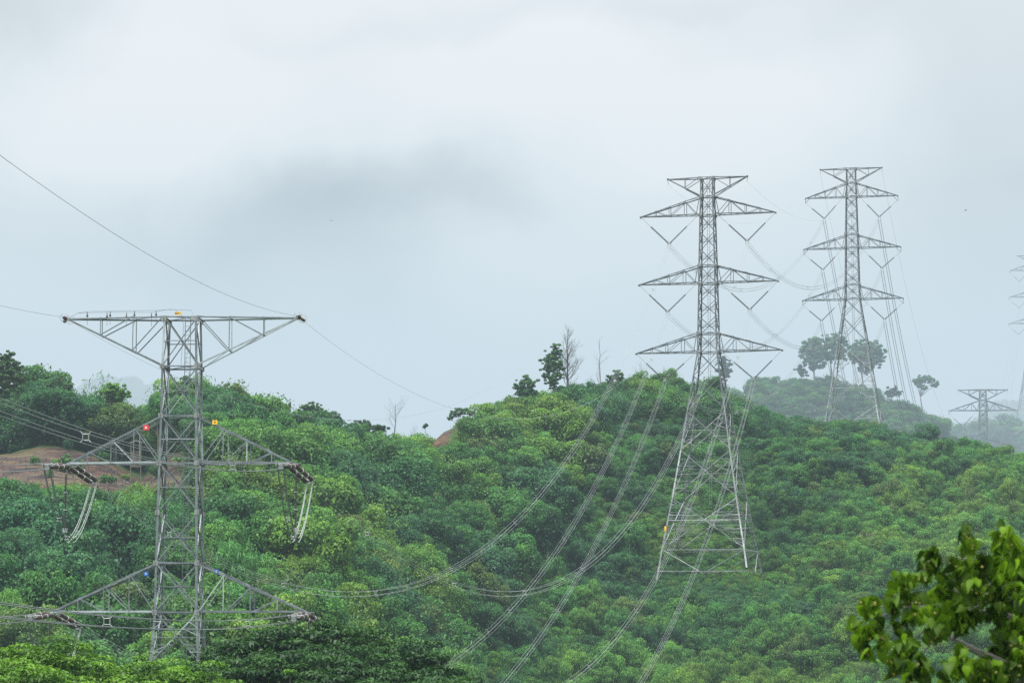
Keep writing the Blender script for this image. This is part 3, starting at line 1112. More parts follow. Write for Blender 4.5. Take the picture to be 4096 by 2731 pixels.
ridge_tree('hill_tree', 2052, 758, 886, [(2044, 896, 8), (2056, 894, 8), (2064, 904, 8), (2048, 906, 8)], (0.035, 0.075, 0.045), 'small tree on the far hill right of the third pylon', 56, ls=0.4, dens=60)
ridge_tree('hill_tree', 2316, 1420, 925, [(2300, 940, 16), (2318, 936, 16), (2335, 942, 14), (2316, 952, 20)], (0.04, 0.08, 0.05), 'faint dome of a tree deep in the mist behind the short tower', 57, ls=0.8, dens=18)

b = base_at(1303, 499)
bare_tree('bare_tree', b, at2(1303, 757, 499).z - b.z, 61, 'tall leafless tree with many fine twigs on the ridge', 0.27, 5, M_BARK_D, 0.005, 0.2, 34)
b = base_at(1375, 503)
bare_tree('bare_tree', b, at2(1375, 778, 503).z - b.z, 62, 'thin leafless stem with few side branches right of the tall bare tree', 0.24, 4, M_BARK_P, 0.0, 0.15, 8, 0.7)
b = base_at(1475, 509)
bare_tree('bare_tree', b, at2(1475, 835, 509).z - b.z, 63, 'small leafless tree on the crest near the second pylon', 0.4, 4, M_BARK_P, 0.0, 0.45, 8, 0.8)
b = base_at(905, 468)
bare_tree('bare_tree', b, at2(905, 928, 468).z - b.z, 64, 'forked leafless tree standing in the saddle of the ridge', 0.55, 4, M_BARK_D, 0.03, 0.6, 8, 0.9)
b = base_at(942, 470)
bare_tree('bare_tree', b, at2(942, 985, 470).z - b.z, 65, 'low leafless shrub in the saddle beside the bare crest', 0.6, 4, M_BARK_P, 0.0, 0.2, 7, 0.6)
b = base_at(2105 / 1.0, 395)
bare_tree('bare_tree', b, 5.5, 66, 'pale leafless tree on the right slope above the foreground leaves', 0.5, 4, M_BARK_P, 0.0, 0.3, 9, 0.6)


# tufts of plume grass and banana plants
def grass_clump(s0, t0, Y, H, label, plume=True, seed=0):
    rng = random.Random(seed)
    p = at2(s0, t0, Y)
    base = Vector((p.x, Y, gz(p.x, Y)))
    r = empty('grass_clump', base)
    V, Fc, S = [], [], []
    for i in range(130):
        a = rng.uniform(0, 6.28)
        rr = rng.random() ** 0.5 * H * 0.35
        o = Vector((math.cos(a) * rr, math.sin(a) * rr, 0))
        h = H * rng.uniform(0.5, 1.0)
        ln = Vector((math.cos(a), math.sin(a), 0)) * h * rng.uniform(0.1, 0.5)
        w = 0.03
        side = Vector((-math.sin(a), math.cos(a), 0)) * w
        m = o + ln * 0.35 + Vector((0, 0, h * 0.7))
        e = o + ln + Vector((0, 0, h * 0.9))
        n = len(V)
        V += [o - side, o + side, m + side, m - side, e + side * 0.2, e - side * 0.2]
        Fc += [(n, n + 1, n + 2, n + 3), (n + 3, n + 2, n + 4, n + 5)]
        S += [rng.uniform(0.4, 1)] * 2
    me = np_mesh('blades', np.array([tuple(v) for v in V]), np.array(Fc), [M_LEAF], [('shade', 'FACE', np.array(S))])
    c = link(bpy.data.objects.new('blades', me), r)
    c['tint'] = (0.12, 0.17, 0.05)
    if plume:
        mb = MB()
        for i in range(14):
            a = rng.uniform(0, 6.28)
            d = Vector((math.cos(a) * 0.35, math.sin(a) * 0.35, 1)).normalized()
            st = Vector((math.cos(a), math.sin(a), 0)) * 0.15 * H
            mb.tube([st + d * H * 0.6, st + d * H * 1.05, st + d * H * 1.2, st + d * H * 1.4 + Vector((0.1, 0, -0.05))], [0.008, 0.012, 0.028, 0.008], 4)
        mb.build('plumes', M_PLUME, r)
    tag(r, label, 'grass')
    return r


M_PLUME = mat_simple('grass_plume', (0.24, 0.18, 0.13), 0.9, 0, 0.2, 4)
grass_clump(1990, 1215, 440, 2.0, 'tuft of tall grass with pinkish plumes right of the pylon', True, 1)
grass_clump(1905, 1250, 425, 2.0, 'wide tuft of yellowish plume grass low on the right slope', True, 2)
grass_clump(1945, 1262, 422, 1.7, 'small tuft of pinkish plume grass beside a wider tuft', True, 3)
grass_clump(1700, 1185, 455, 1.8, 'tuft of pale plume grass near the right leg of the pylon', True, 4)
grass_clump(1860, 1010, 525, 2.2, 'tuft of reddish plume grass near the crest below the third pylon', True, 5)


def banana(s0, Y, H, label, seed):
    rng = random.Random(seed)
    p = at2(s0, 950, Y)
    base = Vector((p.x, Y, gz(p.x, Y)))
    r = empty('banana_plant', base)
    st = MB()
    st.tube([(0, 0, -0.3), (0, 0, H * 0.55)], [0.13, 0.08], 8)
    st.build('stem', M_STALK, r)
    V, Fc, S = [], [], []
    for i in range(9):
        a = i * 2.4 + rng.uniform(-.3, .3)
        d = Vector((math.cos(a), math.sin(a), 0))
        side = Vector((-math.sin(a), math.cos(a), 0))
        L = H * rng.uniform(0.55, 0.8)
        prev = None
        for j in range(7):
            f = j / 6
            c = Vector((0, 0, H * 0.5)) + d * L * f * 0.75 + Vector((0, 0, L * (1.1 * f - 0.95 * f * f)))
            w = 0.26 * math.sin(math.pi * min(1, f * 0.9 + 0.08)) * H * 0.42
            n = len(V)
            V += [c - side * w - Vector((0, 0, w * 0.3)), c, c + side * w - Vector((0, 0, w * 0.3))]
            if j:
                Fc += [(n - 3, n - 2, n + 1, n), (n - 2, n - 1, n + 2, n + 1)]
                S += [0.6 + rng.uniform(-.2, .3)] * 2
    me = np_mesh('leaves', np.array([tuple(v) for v in V]), np.array(Fc), [M_LEAF], [('shade', 'FACE', np.array(S))])
    c = link(bpy.data.objects.new('leaves', me), r)
    c['tint'] = (0.10, 0.21, 0.055)
    tag(r, label, 'plant')


M_STALK = mat_simple('plant_stalk', (0.10, 0.13, 0.05), 0.8, 0, 0.2, 3)
banana(1548, 500, 3.4, 'broad-leaved banana plant on the crest left of the pylon legs', 1)
banana(1572, 502, 3.2, 'second banana plant on the crest nearer the pylon legs', 2)
banana(1590, 500, 2.8, 'smallest banana plant on the crest beside the pylon leg', 3)
banana(1738, 496, 3.2, 'banana plant high on the slope right of the pylon', 4)
banana(1812, 480, 2.6, 'banana plant halfway up the slope right of the pylon', 5)
banana(425 + 65, 392, 2.8, 'banana plant on the cleared patch right behind the large tower', 6)
banana(412, 404, 2.8, 'banana plant at the upper edge of the cleared patch', 7)

for k, (s_, y_, h_, lab) in enumerate(((156, 400, 2.6, 'round green bush alone at the upper edge of the cleared patch'), (60, 372, 1.4, 'low green bush in the lower left of the cleared patch'), (250, 386, 1.2, 'small weedy bush in the middle of the cleared patch'))):
    b = base_at(s_, y_)
    leafy_tree('shrub', b, h_, [(0, 0, h_ * 0.5, h_ * 0.5, 0.9), (h_ * 0.4, 0, h_ * 0.4, h_ * 0.4, 0.9), (-h_ * 0.45, 0, h_ * 0.4, h_ * 0.4, 0.9)], (0.06, 0.14, 0.045), lab, 80 + k, ls=0.25, dens=110, trunk_r=0.06, cat='bush')

# stumps and debris on the cleared ground
mb = MB()
cnt = 0
while cnt < 620:
    y = random.uniform(358, 412)
    s_ = random.uniform(-40, 520)
    x = (s_ * K - 2048) / F * y
    z = gz(x, y)
    if soil_at(np.array([x]), np.array([y]), np.array([z]))[0] < 0.5:
        continue
    cnt += 1
    if cnt % 3:
        a = random.uniform(-1.5, 1.5)
        L = random.uniform(0.3, 1.2)
        d = Vector((math.cos(a), math.sin(a), random.uniform(-.1, .35)))
        p = Vector((x, y, z + 0.08))
        mb.tube([p, p + d * L * 0.5 + Vector((0, 0, .05)), p + d * L], [0.04, 0.035, 0.015], 4)
    else:
        mb.tube([(x, y, z - 0.1), (x + 0.03, y, z + random.uniform(0.3, 0.7))], [0.08, 0.055], 5)
o = mb.build('felled_branches', M_BARK_D)
tag(o, 'stumps and felled branches strewn over the cleared reddish soil', 'debris', kind='stuff')

# little field hut on the cleared patch
p = at2(312, 1035, 398)
hb = Vector((p.x, 398, gz(p.x, 398)))
hut = empty('field_hut', hb, 0.15)
zt = at2(312, 1013, 398).z - hb.z
mb = MB()
for (cx, sl) in ((-0.42, 1), (0.42, -1)):
    mb.box((cx, 0, zt - 0.08), 0.95, 1.9, 0.04, Matrix.Rotation(-0.32 * sl, 3, 'Y'))
mb.build('roof', M_TIN, hut)
for cx in (-0.7, 0.7):
    for cyy in (-0.7, 0.7):
        m2 = MB()
        m2.box((cx, cyy, (zt - 0.2) / 2 - 0.2), 0.09, 0.09, zt)
        m2.build('post', M_WOODP, hut)
m2 = MB()
m2.box((0, 0, zt * 0.42), 1.6, 1.6, 0.08)
m2.build('floor', M_WOODP, hut)
m2 = MB()
m2.box((0, 0.72, zt * 0.62), 1.35, 0.04, zt * 0.35)
m2.build('wall', M_WOODP, hut)
tag(hut, 'small open hut with pale tin roof on the cleared reddish slope', 'hut')
p = at2(291, 1050, 394)
mb = MB()
mb.box((0, 0, 0.3), 0.75, 0.5, 0.03, Matrix.Rotation(0.35, 3, 'Y'))
mb.tube([(-0.25, 0, 0), (-0.25, 0, 0.36)], 0.03, 5)
mb.tube([(0.25, 0, 0), (0.25, 0, 0.24)], 0.03, 5)
o = mb.build('roof_sheet', M_WHITE)
o.location = (p.x, 394, gz(p.x, 394))
tag(o, 'white metal sheet propped on the ground left of the field hut', 'metal sheet')


# ------------------------------------------------------------------ lattice towers
def lerp(a, b, f):
    return a + (b - a) * f


class Tower:
    """square lattice pylon. prof: (depth below the top, body half width)"""

    def __init__(self, name, top, az, prof, label, cat='pylon', steel=None, wleg=0.17, wbr=0.1):
        self.top = Vector(top)
        self.az = math.radians(az)
        self.prof = prof
        self.wl, self.wb = wleg, wbr
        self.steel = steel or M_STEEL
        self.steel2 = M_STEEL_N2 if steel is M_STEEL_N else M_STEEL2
        self.root = empty(name, self.top - Vector((0, 0, prof[-1][0])), -self.az)
        self.H = prof[-1][0]
        tag(self.root, label, cat, 'pylons of the power line')

    def hw(self, d):
        return float(np.interp(d, [p[0] for p in self.prof], [p[1] for p in self.prof]))

    def P(self, x, y, d):
        """local point, d metres below the top"""
        return Vector((x, y, self.H - d))

    def world(self, x, y, d):
        c, s = math.cos(self.az), math.sin(self.az)
        return self.top + Vector((x * c + y * s, -x * s + y * c, -d))

    def legs(self, ext=1.5, cut=None):
        for sx in (-1, 1):
            for sy in (-1, 1):
                mb = MB(0.25)
                ks = [p[0] for p in self.prof]
                for a, b in zip(ks[:-1], ks[1:]):
                    w = self.wl * (1 + 0.35 * (a / self.H))
                    e = ext if b == ks[-1] else 0
                    ha, hb = self.hw(a), self.hw(b)
                    pb = self.P(sx * hb, sy * hb, b)
                    pa = self.P(sx * ha, sy * ha, a)
                    if e:
                        pb = pb + (pb - pa).normalized() * (e - (cut or {}).get((sx, sy), 0))
                    mb.beam(pa, pb, w, both=((-sx, 0, 0), (0, -sy, 0)))
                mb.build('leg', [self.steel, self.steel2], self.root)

    def face_pts(self, d, k):
        """two corners of face k at depth d, and the inward normal"""
        h = self.hw(d)
        c = [(-h, -h), (h, -h), (h, h), (-h, h)]
        a, b = c[k], c[(k + 1) % 4]
        n = [(0, 1, 0), (-1, 0, 0), (0, -1, 0), (1, 0, 0)][k]
        return self.P(a[0], a[1], d), self.P(b[0], b[1], d), n

    def bracing(self, panels, horiz, mids=(), sub=(), zig=()):
        mb = MB(0.25)
        wb = self.wb
        for k in range(4):
            for (d0, d1, typ) in panels:
                a0, b0, n = self.face_pts(d0, k)
                a1, b1, _ = self.face_pts(d1, k)
                off = Vector(n) * 0.05
                if typ == 'X':
                    mb.beam(a0 + off, b1 + off, wb, n)
                    mb.beam(b0 + off * 2.5, a1 + off * 2.5, wb, n)
                elif typ == 'V':
                    m = (a1 + b1) / 2
                    mb.beam(a0 + off, m + off, wb, n)
                    mb.beam(b0 + off, m + off, wb, n)
                elif typ == 'A':
                    m = (a0 + b0) / 2
                    mb.beam(m + off, a1 + off, wb, n)
                    mb.beam(m + off, b1 + off, wb, n)
                if d0 in sub or (d0, d1) in sub:
                    # short horizontals from the legs to the diagonals
                    for f in (0.2, 0.34, 0.66, 0.8):
                        dd = lerp(d0, d1, f)
                        a, b, _ = self.face_pts(dd, k)
                        if typ == 'X':
                            g = min(f, 1 - f) * 0.98
                        elif typ == 'V':
                            g = 0.5 * f
                        else:
                            g = 0.5 * (1 - f)
                        mb.beam(a, a.lerp(b, g), wb * 0.6, (0, 0, 1))
                        mb.beam(b, b.lerp(a, g), wb * 0.6, (0, 0, 1))
                        f2 = f + 0.14
                        a2, b2, _ = self.face_pts(lerp(d0, d1, f2), k)
                        mb.beam(a.lerp(b, g), a2, wb * 0.55, n)
                        mb.beam(b.lerp(a, g), b2, wb * 0.55, n)
            for d in horiz:
                a, b, n = self.face_pts(d, k)
                mb.beam(a, b, wb * 1.15, (0, 0, -1))
            for d in mids:
                a, b, n = self.face_pts(d, k)
                mb.beam(a, b, wb * 0.7, (0, 0, -1))
            for (d0, d1, nz) in zig:
                for i in range(nz):
                    da, db = lerp(d0, d1, i / nz), lerp(d0, d1, (i + 0.5) / nz)
                    a, b, n = self.face_pts(da, k)
                    a2, b2, _ = self.face_pts(db, k)
                    mb.beam(a, a2.lerp(b2, 0.22), wb * 0.5, n)
                    mb.beam(b, b2.lerp(a2, 0.22), wb * 0.5, n)
        for d in horiz:      # plan bracing
            h = self.hw(d)
            mb.beam(self.P(-h, -h, d), self.P(h, h, d), wb * 0.6, (0, 0, 1))
            mb.beam(self.P(h, -h, d + 0.06), self.P(-h, h, d + 0.06), wb * 0.6, (0, 0, 1))
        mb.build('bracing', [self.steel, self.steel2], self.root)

    def gussets(self, ds, w=0.42):
        mb = MB(0.25)
        for d in ds:
            h = self.hw(d)
            for sx in (-1, 1):
                for sy in (-1, 1):
                    mb.box(self.P(sx * (h - 0.05), sy * (h + 0.015), d + 0.05), w, 0.03, w * 1.05)
                    mb.box(self.P(sx * (h + 0.015), sy * (h - 0.05), d + 0.05), 0.03, w, w * 1.05)
        mb.build('gusset_plates', [M_PLATE, M_PLATE], self.root)

    def arm(self, side, dh, dj, L, fr, pat='T2', wch=None, tipw=0.16, name='crossarm'):
        """dh: depth of the horizontal chord, dj: depth where the sloping chord meets the body"""
        mb = MB(0.25)
        wch = wch or self.wb * 1.35
        wb = self.wb * 0.8
        hh, hj = self.hw(dh), self.hw(dj)
        up = -1 if dj > dh else 1
        cols = {}
        for sy in (-1, 1):
            A = self.P(side * hh, sy * hh, dh)
            J = self.P(side * hj, sy * hj, dj)
            T = self.P(side * L, sy * tipw, dh)
            T2 = T + Vector((0, 0, 0.12 * up))
            n = (0, -sy, 0)
            mb.beam(A, T, wch, both=((0, -sy, 0), (0, 0, up)))
            mb.beam(J, T2, wch, both=((0, -sy, 0), (0, 0, -up)))
            ch = [A.lerp(T, f) for f in [0] + list(fr)]
            cs = []
            for f in [0] + list(fr):
                x = A.lerp(T, f).x
                g = (x - J.x) / (T2.x - J.x)
                cs.append(J.lerp(T2, g))
            cols[sy] = (ch, cs)
            for i in range(1, len(ch)):
                mb.beam(ch[i], cs[i], wb, n)
                if pat == 'T1':
                    mb.beam(cs[i], ch[i - 1], wb, n)
            if pat == 'T2':
                if len(fr) >= 3:
                    mb.beam(ch[0] + Vector((side * 0.45, 0, 0)), cs[1], wb, n)
                    mb.beam(ch[0] + Vector((side * 0.45, 0, 0)), J, wb * 1.2, n)
                    mb.beam(cs[1], ch[2], wb, n)
                    mb.beam(cs[3], ch[2], wb * 0.8, n)
                else:
                    mb.beam(cs[1], J, wb, n)
                    for i in range(1, len(ch)):
                        mb.beam(cs[i], ch[i - 1], wb, n)
        # lacing between the two planes
        for i in range(len(fr) + 1):
            c1, s1 = cols[-1][0][i], cols[-1][1][i]
            c2, s2 = cols[1][0][i], cols[1][1][i]
            mb.beam(c1, c2, wb * 0.8, (0, 0, 1))
            mb.beam(s1, s2, wb * 0.8, (0, 0, 1))
            if i < len(fr):
                mb.beam(c1, cols[1][0][i + 1], wb * 0.7, (0, 0, 1))
                mb.beam(s2, cols[-1][1][i + 1], wb * 0.7, (0, 0, 1))
        mb.box(self.P(side * L, 0, dh + 0.02), 0.22, tipw * 2 + 0.16, 0.22)
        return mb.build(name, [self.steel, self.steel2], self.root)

    def ladder(self, d0, d1, x=0.25, y=0.0, w=0.4, step=0.4):
        mb = MB(0.25)
        mb.tube([self.P(x - w / 2, y, d0), self.P(x - w / 2, y, d1)], 0.025, 4)
        mb.tube([self.P(x + w / 2, y, d0), self.P(x + w / 2, y, d1)], 0.025, 4)
        d = d0 + 0.2
        while d < d1:
            mb.tube([self.P(x - w / 2, y, d), self.P(x + w / 2, y, d)], 0.014, 4)
            d += step
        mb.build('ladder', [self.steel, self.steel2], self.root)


def disc_string(mb, p, q, n, R, core=0.035, gaps=(), sides=10):
    """a chain of porcelain discs"""
    prof = [(0, 0.02)]
    for i in range(n):
        a = i / n
        w = 1 / n
        prof += [(a + 0.05 * w, core), (a + 0.30 * w, core * 1.3), (a + 0.42 * w, R), (a + 0.55 * w, R * 0.97), (a + 0.72 * w, core)]
    prof.append((1, 0.02))
    mb.lathe(p, q, prof, sides)


ORD = {1: 'top', 2: 'middle', 3: 'lowest'}


def v_string(tw, which, x_out, x_in, d_arm, x_v, d_v, label, drop=0.0):
    pv = tw.world(x_v, 0, d_v)
    r = empty('insulator_set', pv)
    def loc(p):
        return p - pv
    for xa, f0 in ((x_out, 0.35), (x_in, 0.38)):
        a = loc(tw.world(xa, 0, d_arm + (drop if xa == x_out else 0.1)))
        e = Vector((0.18 * (1 if abs(xa) > abs(x_v) else -1) * (1 if xa > 0 else -1), 0, 0.12))
        st = a.lerp(e, f0)
        mb = MB()
        disc_string(mb, st, e, 24, 0.155, 0.055, sides=8)
        s_ = mb.build('insulator_string', M_PORC_G, r)
        mb = MB()
        mb.tube([a, st], 0.02, 4)
        mb.build('hanger_rod', M_WIRE_D, r)
    mb = MB()
    mb.box((0, 0, 0.05), 0.5, 0.05, 0.22)
    for sx in (-1, 1):
        mb.tube([(sx * 0.2, 0, 0), (sx * 0.23, 0, -0.25), (sx * 0.23, 0, -0.5)], 0.035, 5)
    mb.ring((0, 0, 0.1), (1, 0, 0), (0, 0, 1), 0.34, 0.2, 0.022, 14, 4)
    mb.build('yoke_plate', M_FIT, r)
    tag(r, label, 'insulator', 'V-shaped insulator sets')
    return pv - Vector((0, 0, 0.42))


def spacer(mb, p, d, h=0.225):
    d = Vector(d).normalized()
    u = Vector((0, 0, 1)).cross(d)
    u.normalize()
    w = d.cross(u)
    k = h * 0.55
    q = [p + u * a * k + w * b * k for a, b in ((-1, -1), (1, -1), (1, 1), (-1, 1))]
    o = [p + u * a * h + w * b * h for a, b in ((-1, -1), (1, -1), (1, 1), (-1, 1))]
    for i in range(4):
        mb.tube([q[i], q[(i + 1) % 4]], 0.018, 4)
        mb.tube([q[i], o[i]], 0.02, 4)
        mb.tube([o[i] - d * 0.06, o[i] + d * 0.06], 0.028, 5)


def span(A, B, sag, label, n=56, r=0.0125, h=0.225, nsp=7, mat=None, lat=None, smat=None):
    A, B = Vector(A), Vector(B)
    root = empty('conductor_bundle', A)
    d = B - A
    lat_ = Vector((d.y, -d.x, 0)).normalized()
    def P(f):
        return A + d * f - Vector((0, 0, 4 * sag * f * (1 - f)))
    for a, b in ((-1, -1), (1, -1), (1, 1), (-1, 1)):
        mb = MB()
        off = lat_ * a * h + Vector((0, 0, b * h))
        mb.tube([P(i / n) + off - A for i in range(n + 1)], r, 4)
        mb.build('wire', mat or M_WIRE, root)
    for i in range(nsp):
        f = (i + 0.55) / nsp
        mb = MB()
        spacer(mb, P(f) - A, P(f + 0.01) - P(f - 0.01), h)
        mb.build('spacer', smat or M_FIT, root)
    tag(root, label, 'power line', 'four-wire conductor bundles')


def earth_wire(A, B, sag, label, n=60, r=0.011, mat=None):
    A, B = Vector(A), Vector(B)
    mb = MB()
    d = B - A
    mb.tube([d * (i / n) - Vector((0, 0, 4 * sag * (i / n) * (1 - i / n))) for i in range(n + 1)], r, 4)
    o = mb.build('earth_wire', mat or M_WIRE)
    o.location = A
    tag(o, label, 'wire', 'thin earth wires over the conductors')


# --- suspension towers
PROF_S = [(0, 0.98), (2.9, 1.0), (5.76, 1.1), (13.5, 1.28), (16.2, 1.32), (23.8, 1.48), (26.7, 1.55), (30.4, 2.1), (35.8, 2.95), (41.7, 3.8), (48.9, 4.93), (52.2, 5.5), (56.6, 6.27), (61.0, 6.95)]
NMS = {}


def suspension_tower(key, name, top, az, label, who, arms, brackets=False, base_depth=None, zs=1.0, steel=None, peak=6.13, wleg=0.17, wbr=0.1):
    prof = [(d * zs, w) for d, w in PROF_S]
    if base_depth and base_depth < prof[-1][0]:
        prof = [p for p in prof if p[0] < base_depth - 0.3] + [(base_depth, float(np.interp(base_depth, [p[0] for p in prof], [p[1] for p in prof])))]
    elif base_depth and base_depth > prof[-1][0] + 0.5:
        prof.append((base_depth, prof[-1][1] + (base_depth - prof[-1][0]) * 0.155))
    t = Tower(name, top, az, prof, label, steel=steel, wleg=wleg, wbr=wbr)
    t.legs(1.5, {(1, -1): 3.2, (1, 1): 1.0} if key == 2 else None)
    D = [p[0] for p in prof]
    z = lambda v: v * zs
    pan = [(0, z(2.9), 'X'), (z(2.9), z(5.76), 'X')]
    for a, b in ((5.76, 13.5), (16.2, 23.8)):
        for i in range(3):
            pan.append((z(lerp(a, b, i / 3)), z(lerp(a, b, (i + 1) / 3)), 'X'))
    pan += [(z(13.5), z(16.2), 'X'), (z(23.8), z(26.7), 'X')]
    big = [(26.7, 30.4, 'X'), (30.4, 35.8, 'X'), (35.8, 41.7, 'X'), (41.7, 48.9, 'X'), (48.9, 52.2, 'V'), (52.2, 56.6, 'A'), (56.6, 61.0, 'V')]
    pan += [(z(a), z(b), ty) for a, b, ty in big]
    pan = [p for p in pan if p[1] <= D[-1] + 0.6]
    pan = [(a, min(b, D[-1] - (0.8 if key == 2 else 0)), ty) for a, b, ty in pan]
    hz = [z(v) for v in (0, 2.9, 5.76, 13.5, 16.2, 23.8, 26.7, 52.2, 56.6) if z(v) < D[-1]]
    if len(prof) > len(PROF_S) - 1 or D[-1] >= z(60):
        hz.append(D[-1] - 1.2)
    mids = [z(v) for v in (1.5, 4.3, 7.0, 9.6, 12.2, 14.8, 17.4, 20.0, 22.6, 25.2, 38.7, 45.3) if z(v) < D[-1]]
    t.bracing(pan, hz, mids, sub={(z(a), z(b)) for a, b, ty in big[2:]}, zig=[(z(26.7), z(30.4), 3), (z(30.4), z(35.8), 4), (z(5.76), z(8.3), 2), (z(21.2), z(23.8), 2)])
    t.gussets([v for v in (0.1, z(2.9), z(5.76), z(13.5), z(16.2), z(23.8), z(26.7)) if v < D[-1]], 0.4)
    t.ladder(0, min(D[-1], z(50)), 0.1, 0.0, 0.36, 0.5)
    ends = {}
    for side in (-1, 1):
        t.arm(side, 0, z(2.9), peak, (0.48,), 'T2')
        sn = 'left' if side < 0 else 'right'
        for lv, (dh, dj, L, xv, xin) in enumerate(arms, 1):
            if dh * zs > D[-1] - 2:
                continue
            t.arm(side, z(dh), z(dj), L, (0.25, 0.51, 0.75), 'T2')
            if brackets:
                mb = MB()
                tp = t.P(side * L, 0, z(dh))
                mb.beam(tp, tp - Vector((0, 0, 1.0)), 0.09, (0, 1, 0))
                mb.beam(tp - Vector((0, 0, 1.0)), tp + Vector((-side * 0.9, 0, 0)), 0.08, (0, 1, 0))
                mb.build('arm_bracket', t.steel, t.root)
            lab = 'V-shaped insulator pair under the %s %s arm of the %s' % (ORD[lv], sn, who)
            ends[(lv, side)] = v_string(t, lv, side * (L - 0.15), side * xin, z(dh), side * xv, z(dh) + 4.15, lab, drop=1.0 if brackets else 0.1)
        # clamp under the peak arm
        mb = MB()
        p0 = t.P(side * peak, 0, 0)
        mb.tube([p0, p0 - Vector((0, 0, 0.45)), p0 - Vector((side * 0.1, 0, 0.8))], [0.05, 0.03, 0.04], 5)
        mb.build('earth_wire_clamp', M_WIRE_D, t.root)
        ends[(0, side)] = t.world(side * peak, 0, 0.8)
    return t, ends


ARM2 = [(5.76, 2.9, 10.4, 6.0, 1.65), (16.2, 13.5, 10.7, 6.3, 1.9), (26.7, 23.8, 11.2, 6.8, 2.1)]
ARM3 = [(5.98, 3.05, 9.4, 5.6, 1.8), (16.5, 13.8, 9.85, 6.0, 2.0), (27.0, 24.2, 10.2, 6.4, 2.2)]
T2top = at(2830, 711, 428)
T3top = at(3404, 674, 574)
T4top = at(3931, 1558, 780)
T5top = at(4134, 1022, 1110)
t2, e2 = suspension_tower(2, 'pylon', T2top, 14, 'tall grey suspension pylon with three arm levels standing on the green slope', 'nearer tall pylon', ARM2, base_depth=61.2, peak=6.13)
t3, e3 = suspension_tower(3, 'pylon', T3top, 12, 'tall grey pylon rising behind the crest in front of the misty hill', 'second tall pylon', ARM3, brackets=True, base_depth=T3top.z - gz(T3top.x, 574) + 0.5, peak=6.3)
t4, e4 = suspension_tower(4, 'pylon', T4top, 4, 'short-looking misty pylon whose lower half hides behind the crest', 'misty pylon behind the crest', ARM3, brackets=True, base_depth=T4top.z - gz(T4top.x, 780) + 0.5, peak=6.75, zs=0.98, wleg=0.24, wbr=0.15)
t5, e5 = suspension_tower(5, 'pylon', T5top, 6, 'faint pylon in the mist cut by the right edge of the picture', 'faintest pylon at the right edge', ARM3, brackets=True, base_depth=T5top.z - gz(T5top.x, 1110) + 0.5, peak=6.3, zs=1.0, wleg=0.24, wbr=0.15)
# small sign on the leg of the nearer suspension pylon
for tt, who in ((t2, 'second'), (t3, 'third')):
    mb = MB()
    h = tt.hw(53.5)
    mb.box(tt.P(-h, -h - 0.05, 53.5), 0.3, 0.03, 0.7)
    mb.build('warning_sign', M_YEL, tt.root)

# --- the big dead-end tower on the left
PROF_T = [(0, 1.205), (3.57, 1.3), (7.15, 1.335), (10.55, 1.41), (17.7, 1.53), (21.2, 1.56), (24.2, 1.75), (31.6, 2.4), (50, 4.4)]
T1top = at(731, 1272, 205)
t1 = Tower('pylon', T1top, 2.5, [p for p in PROF_T], 'large grey dead-end pylon with wide top arm nearest on the left', steel=M_STEEL_N, wleg=0.15, wbr=0.085)
t1.legs()
t1.bracing([(0, 3.57, 'X'), (3.57, 7.15, 'X'), (7.15, 10.55, 'X'), (10.55, 14.1, 'X'), (14.1, 17.7, 'X'), (17.7, 21.2, 'X'), (21.2, 24.8, 'X'), (24.8, 28.2, 'X'), (28.2, 31.6, 'X'), (31.6, 37, 'X'), (37, 43.5, 'X'), (43.5, 50, 'X')],
           [0, 3.57, 7.15, 10.55, 17.7, 21.2, 28.2, 31.6], mids=[1.75, 5.35, 8.85, 12.3, 15.9, 19.4, 23.0, 34, 40], sub={(21.2, 24.8)}, zig=[(17.7, 21.2, 2)])
t1.gussets([0.12, 3.57, 7.15, 10.55, 14.1, 17.7, 21.2], 0.34)
t1.ladder(0, 48, 0.3, 0.55, 0.39, 0.33)
for side in (-1, 1):
    t1.arm(side, 0, 3.57, 8.38, (0.32, 0.66), 'T1', wch=0.11)
    t1.arm(side, 10.6, 7.2, 8.15, (0.27, 0.52, 0.78), 'T1', wch=0.135, tipw=0.3)
    t1.arm(side, 21.25, 17.75, 9.15, (0.24, 0.49, 0.74), 'T1', wch=0.135, tipw=0.3)
    t1.arm(side, 31.6, 28.2, 9.8, (0.24, 0.49, 0.74), 'T1', wch=0.135, tipw=0.3)
    for dd, L in ((10.6, 8.15), (21.25, 9.15)):
        mb = MB()
        mb.box(t1.P(side * (L + 0.25), 0, dd), 0.7, 0.55, 0.05)
        mb.box(t1.P(side * (L + 0.25), 0.0, dd + 0.1), 0.7, 0.05, 0.22)
        mb.build('arm_tip_plate', M_PLATE, t1.root)


def sign(tw, x, d, y, w, h, text, plate, ink, name, tsize, label):
    mb = MB()
    mb.box((0, 0, 0), w, 0.02, h)
    o = mb.build(name, plate, tw.root)
    o.location = tw.P(x, y, d)
    o['label'] = label
    cu = bpy.data.curves.new('lettering', 'FONT')
    cu.body = text
    cu.size = tsize
    cu.align_x = 'CENTER'
    cu.align_y = 'CENTER'
    cu.extrude = 0.003
    cu.offset = tsize * 0.02
    tmp = bpy.data.objects.new('lettering', cu)
    COL.objects.link(tmp)
    bpy.context.view_layer.update()
    me = bpy.data.meshes.new_from_object(tmp.evaluated_get(bpy.context.evaluated_depsgraph_get()))
    bpy.data.objects.remove(tmp)
    me.materials.clear()
    me.materials.append(ink)
    t_ = link(bpy.data.objects.new('lettering', me), o)
    t_.rotation_euler = (math.pi / 2, 0, 0)
    t_.location = (0, -0.014, 0)


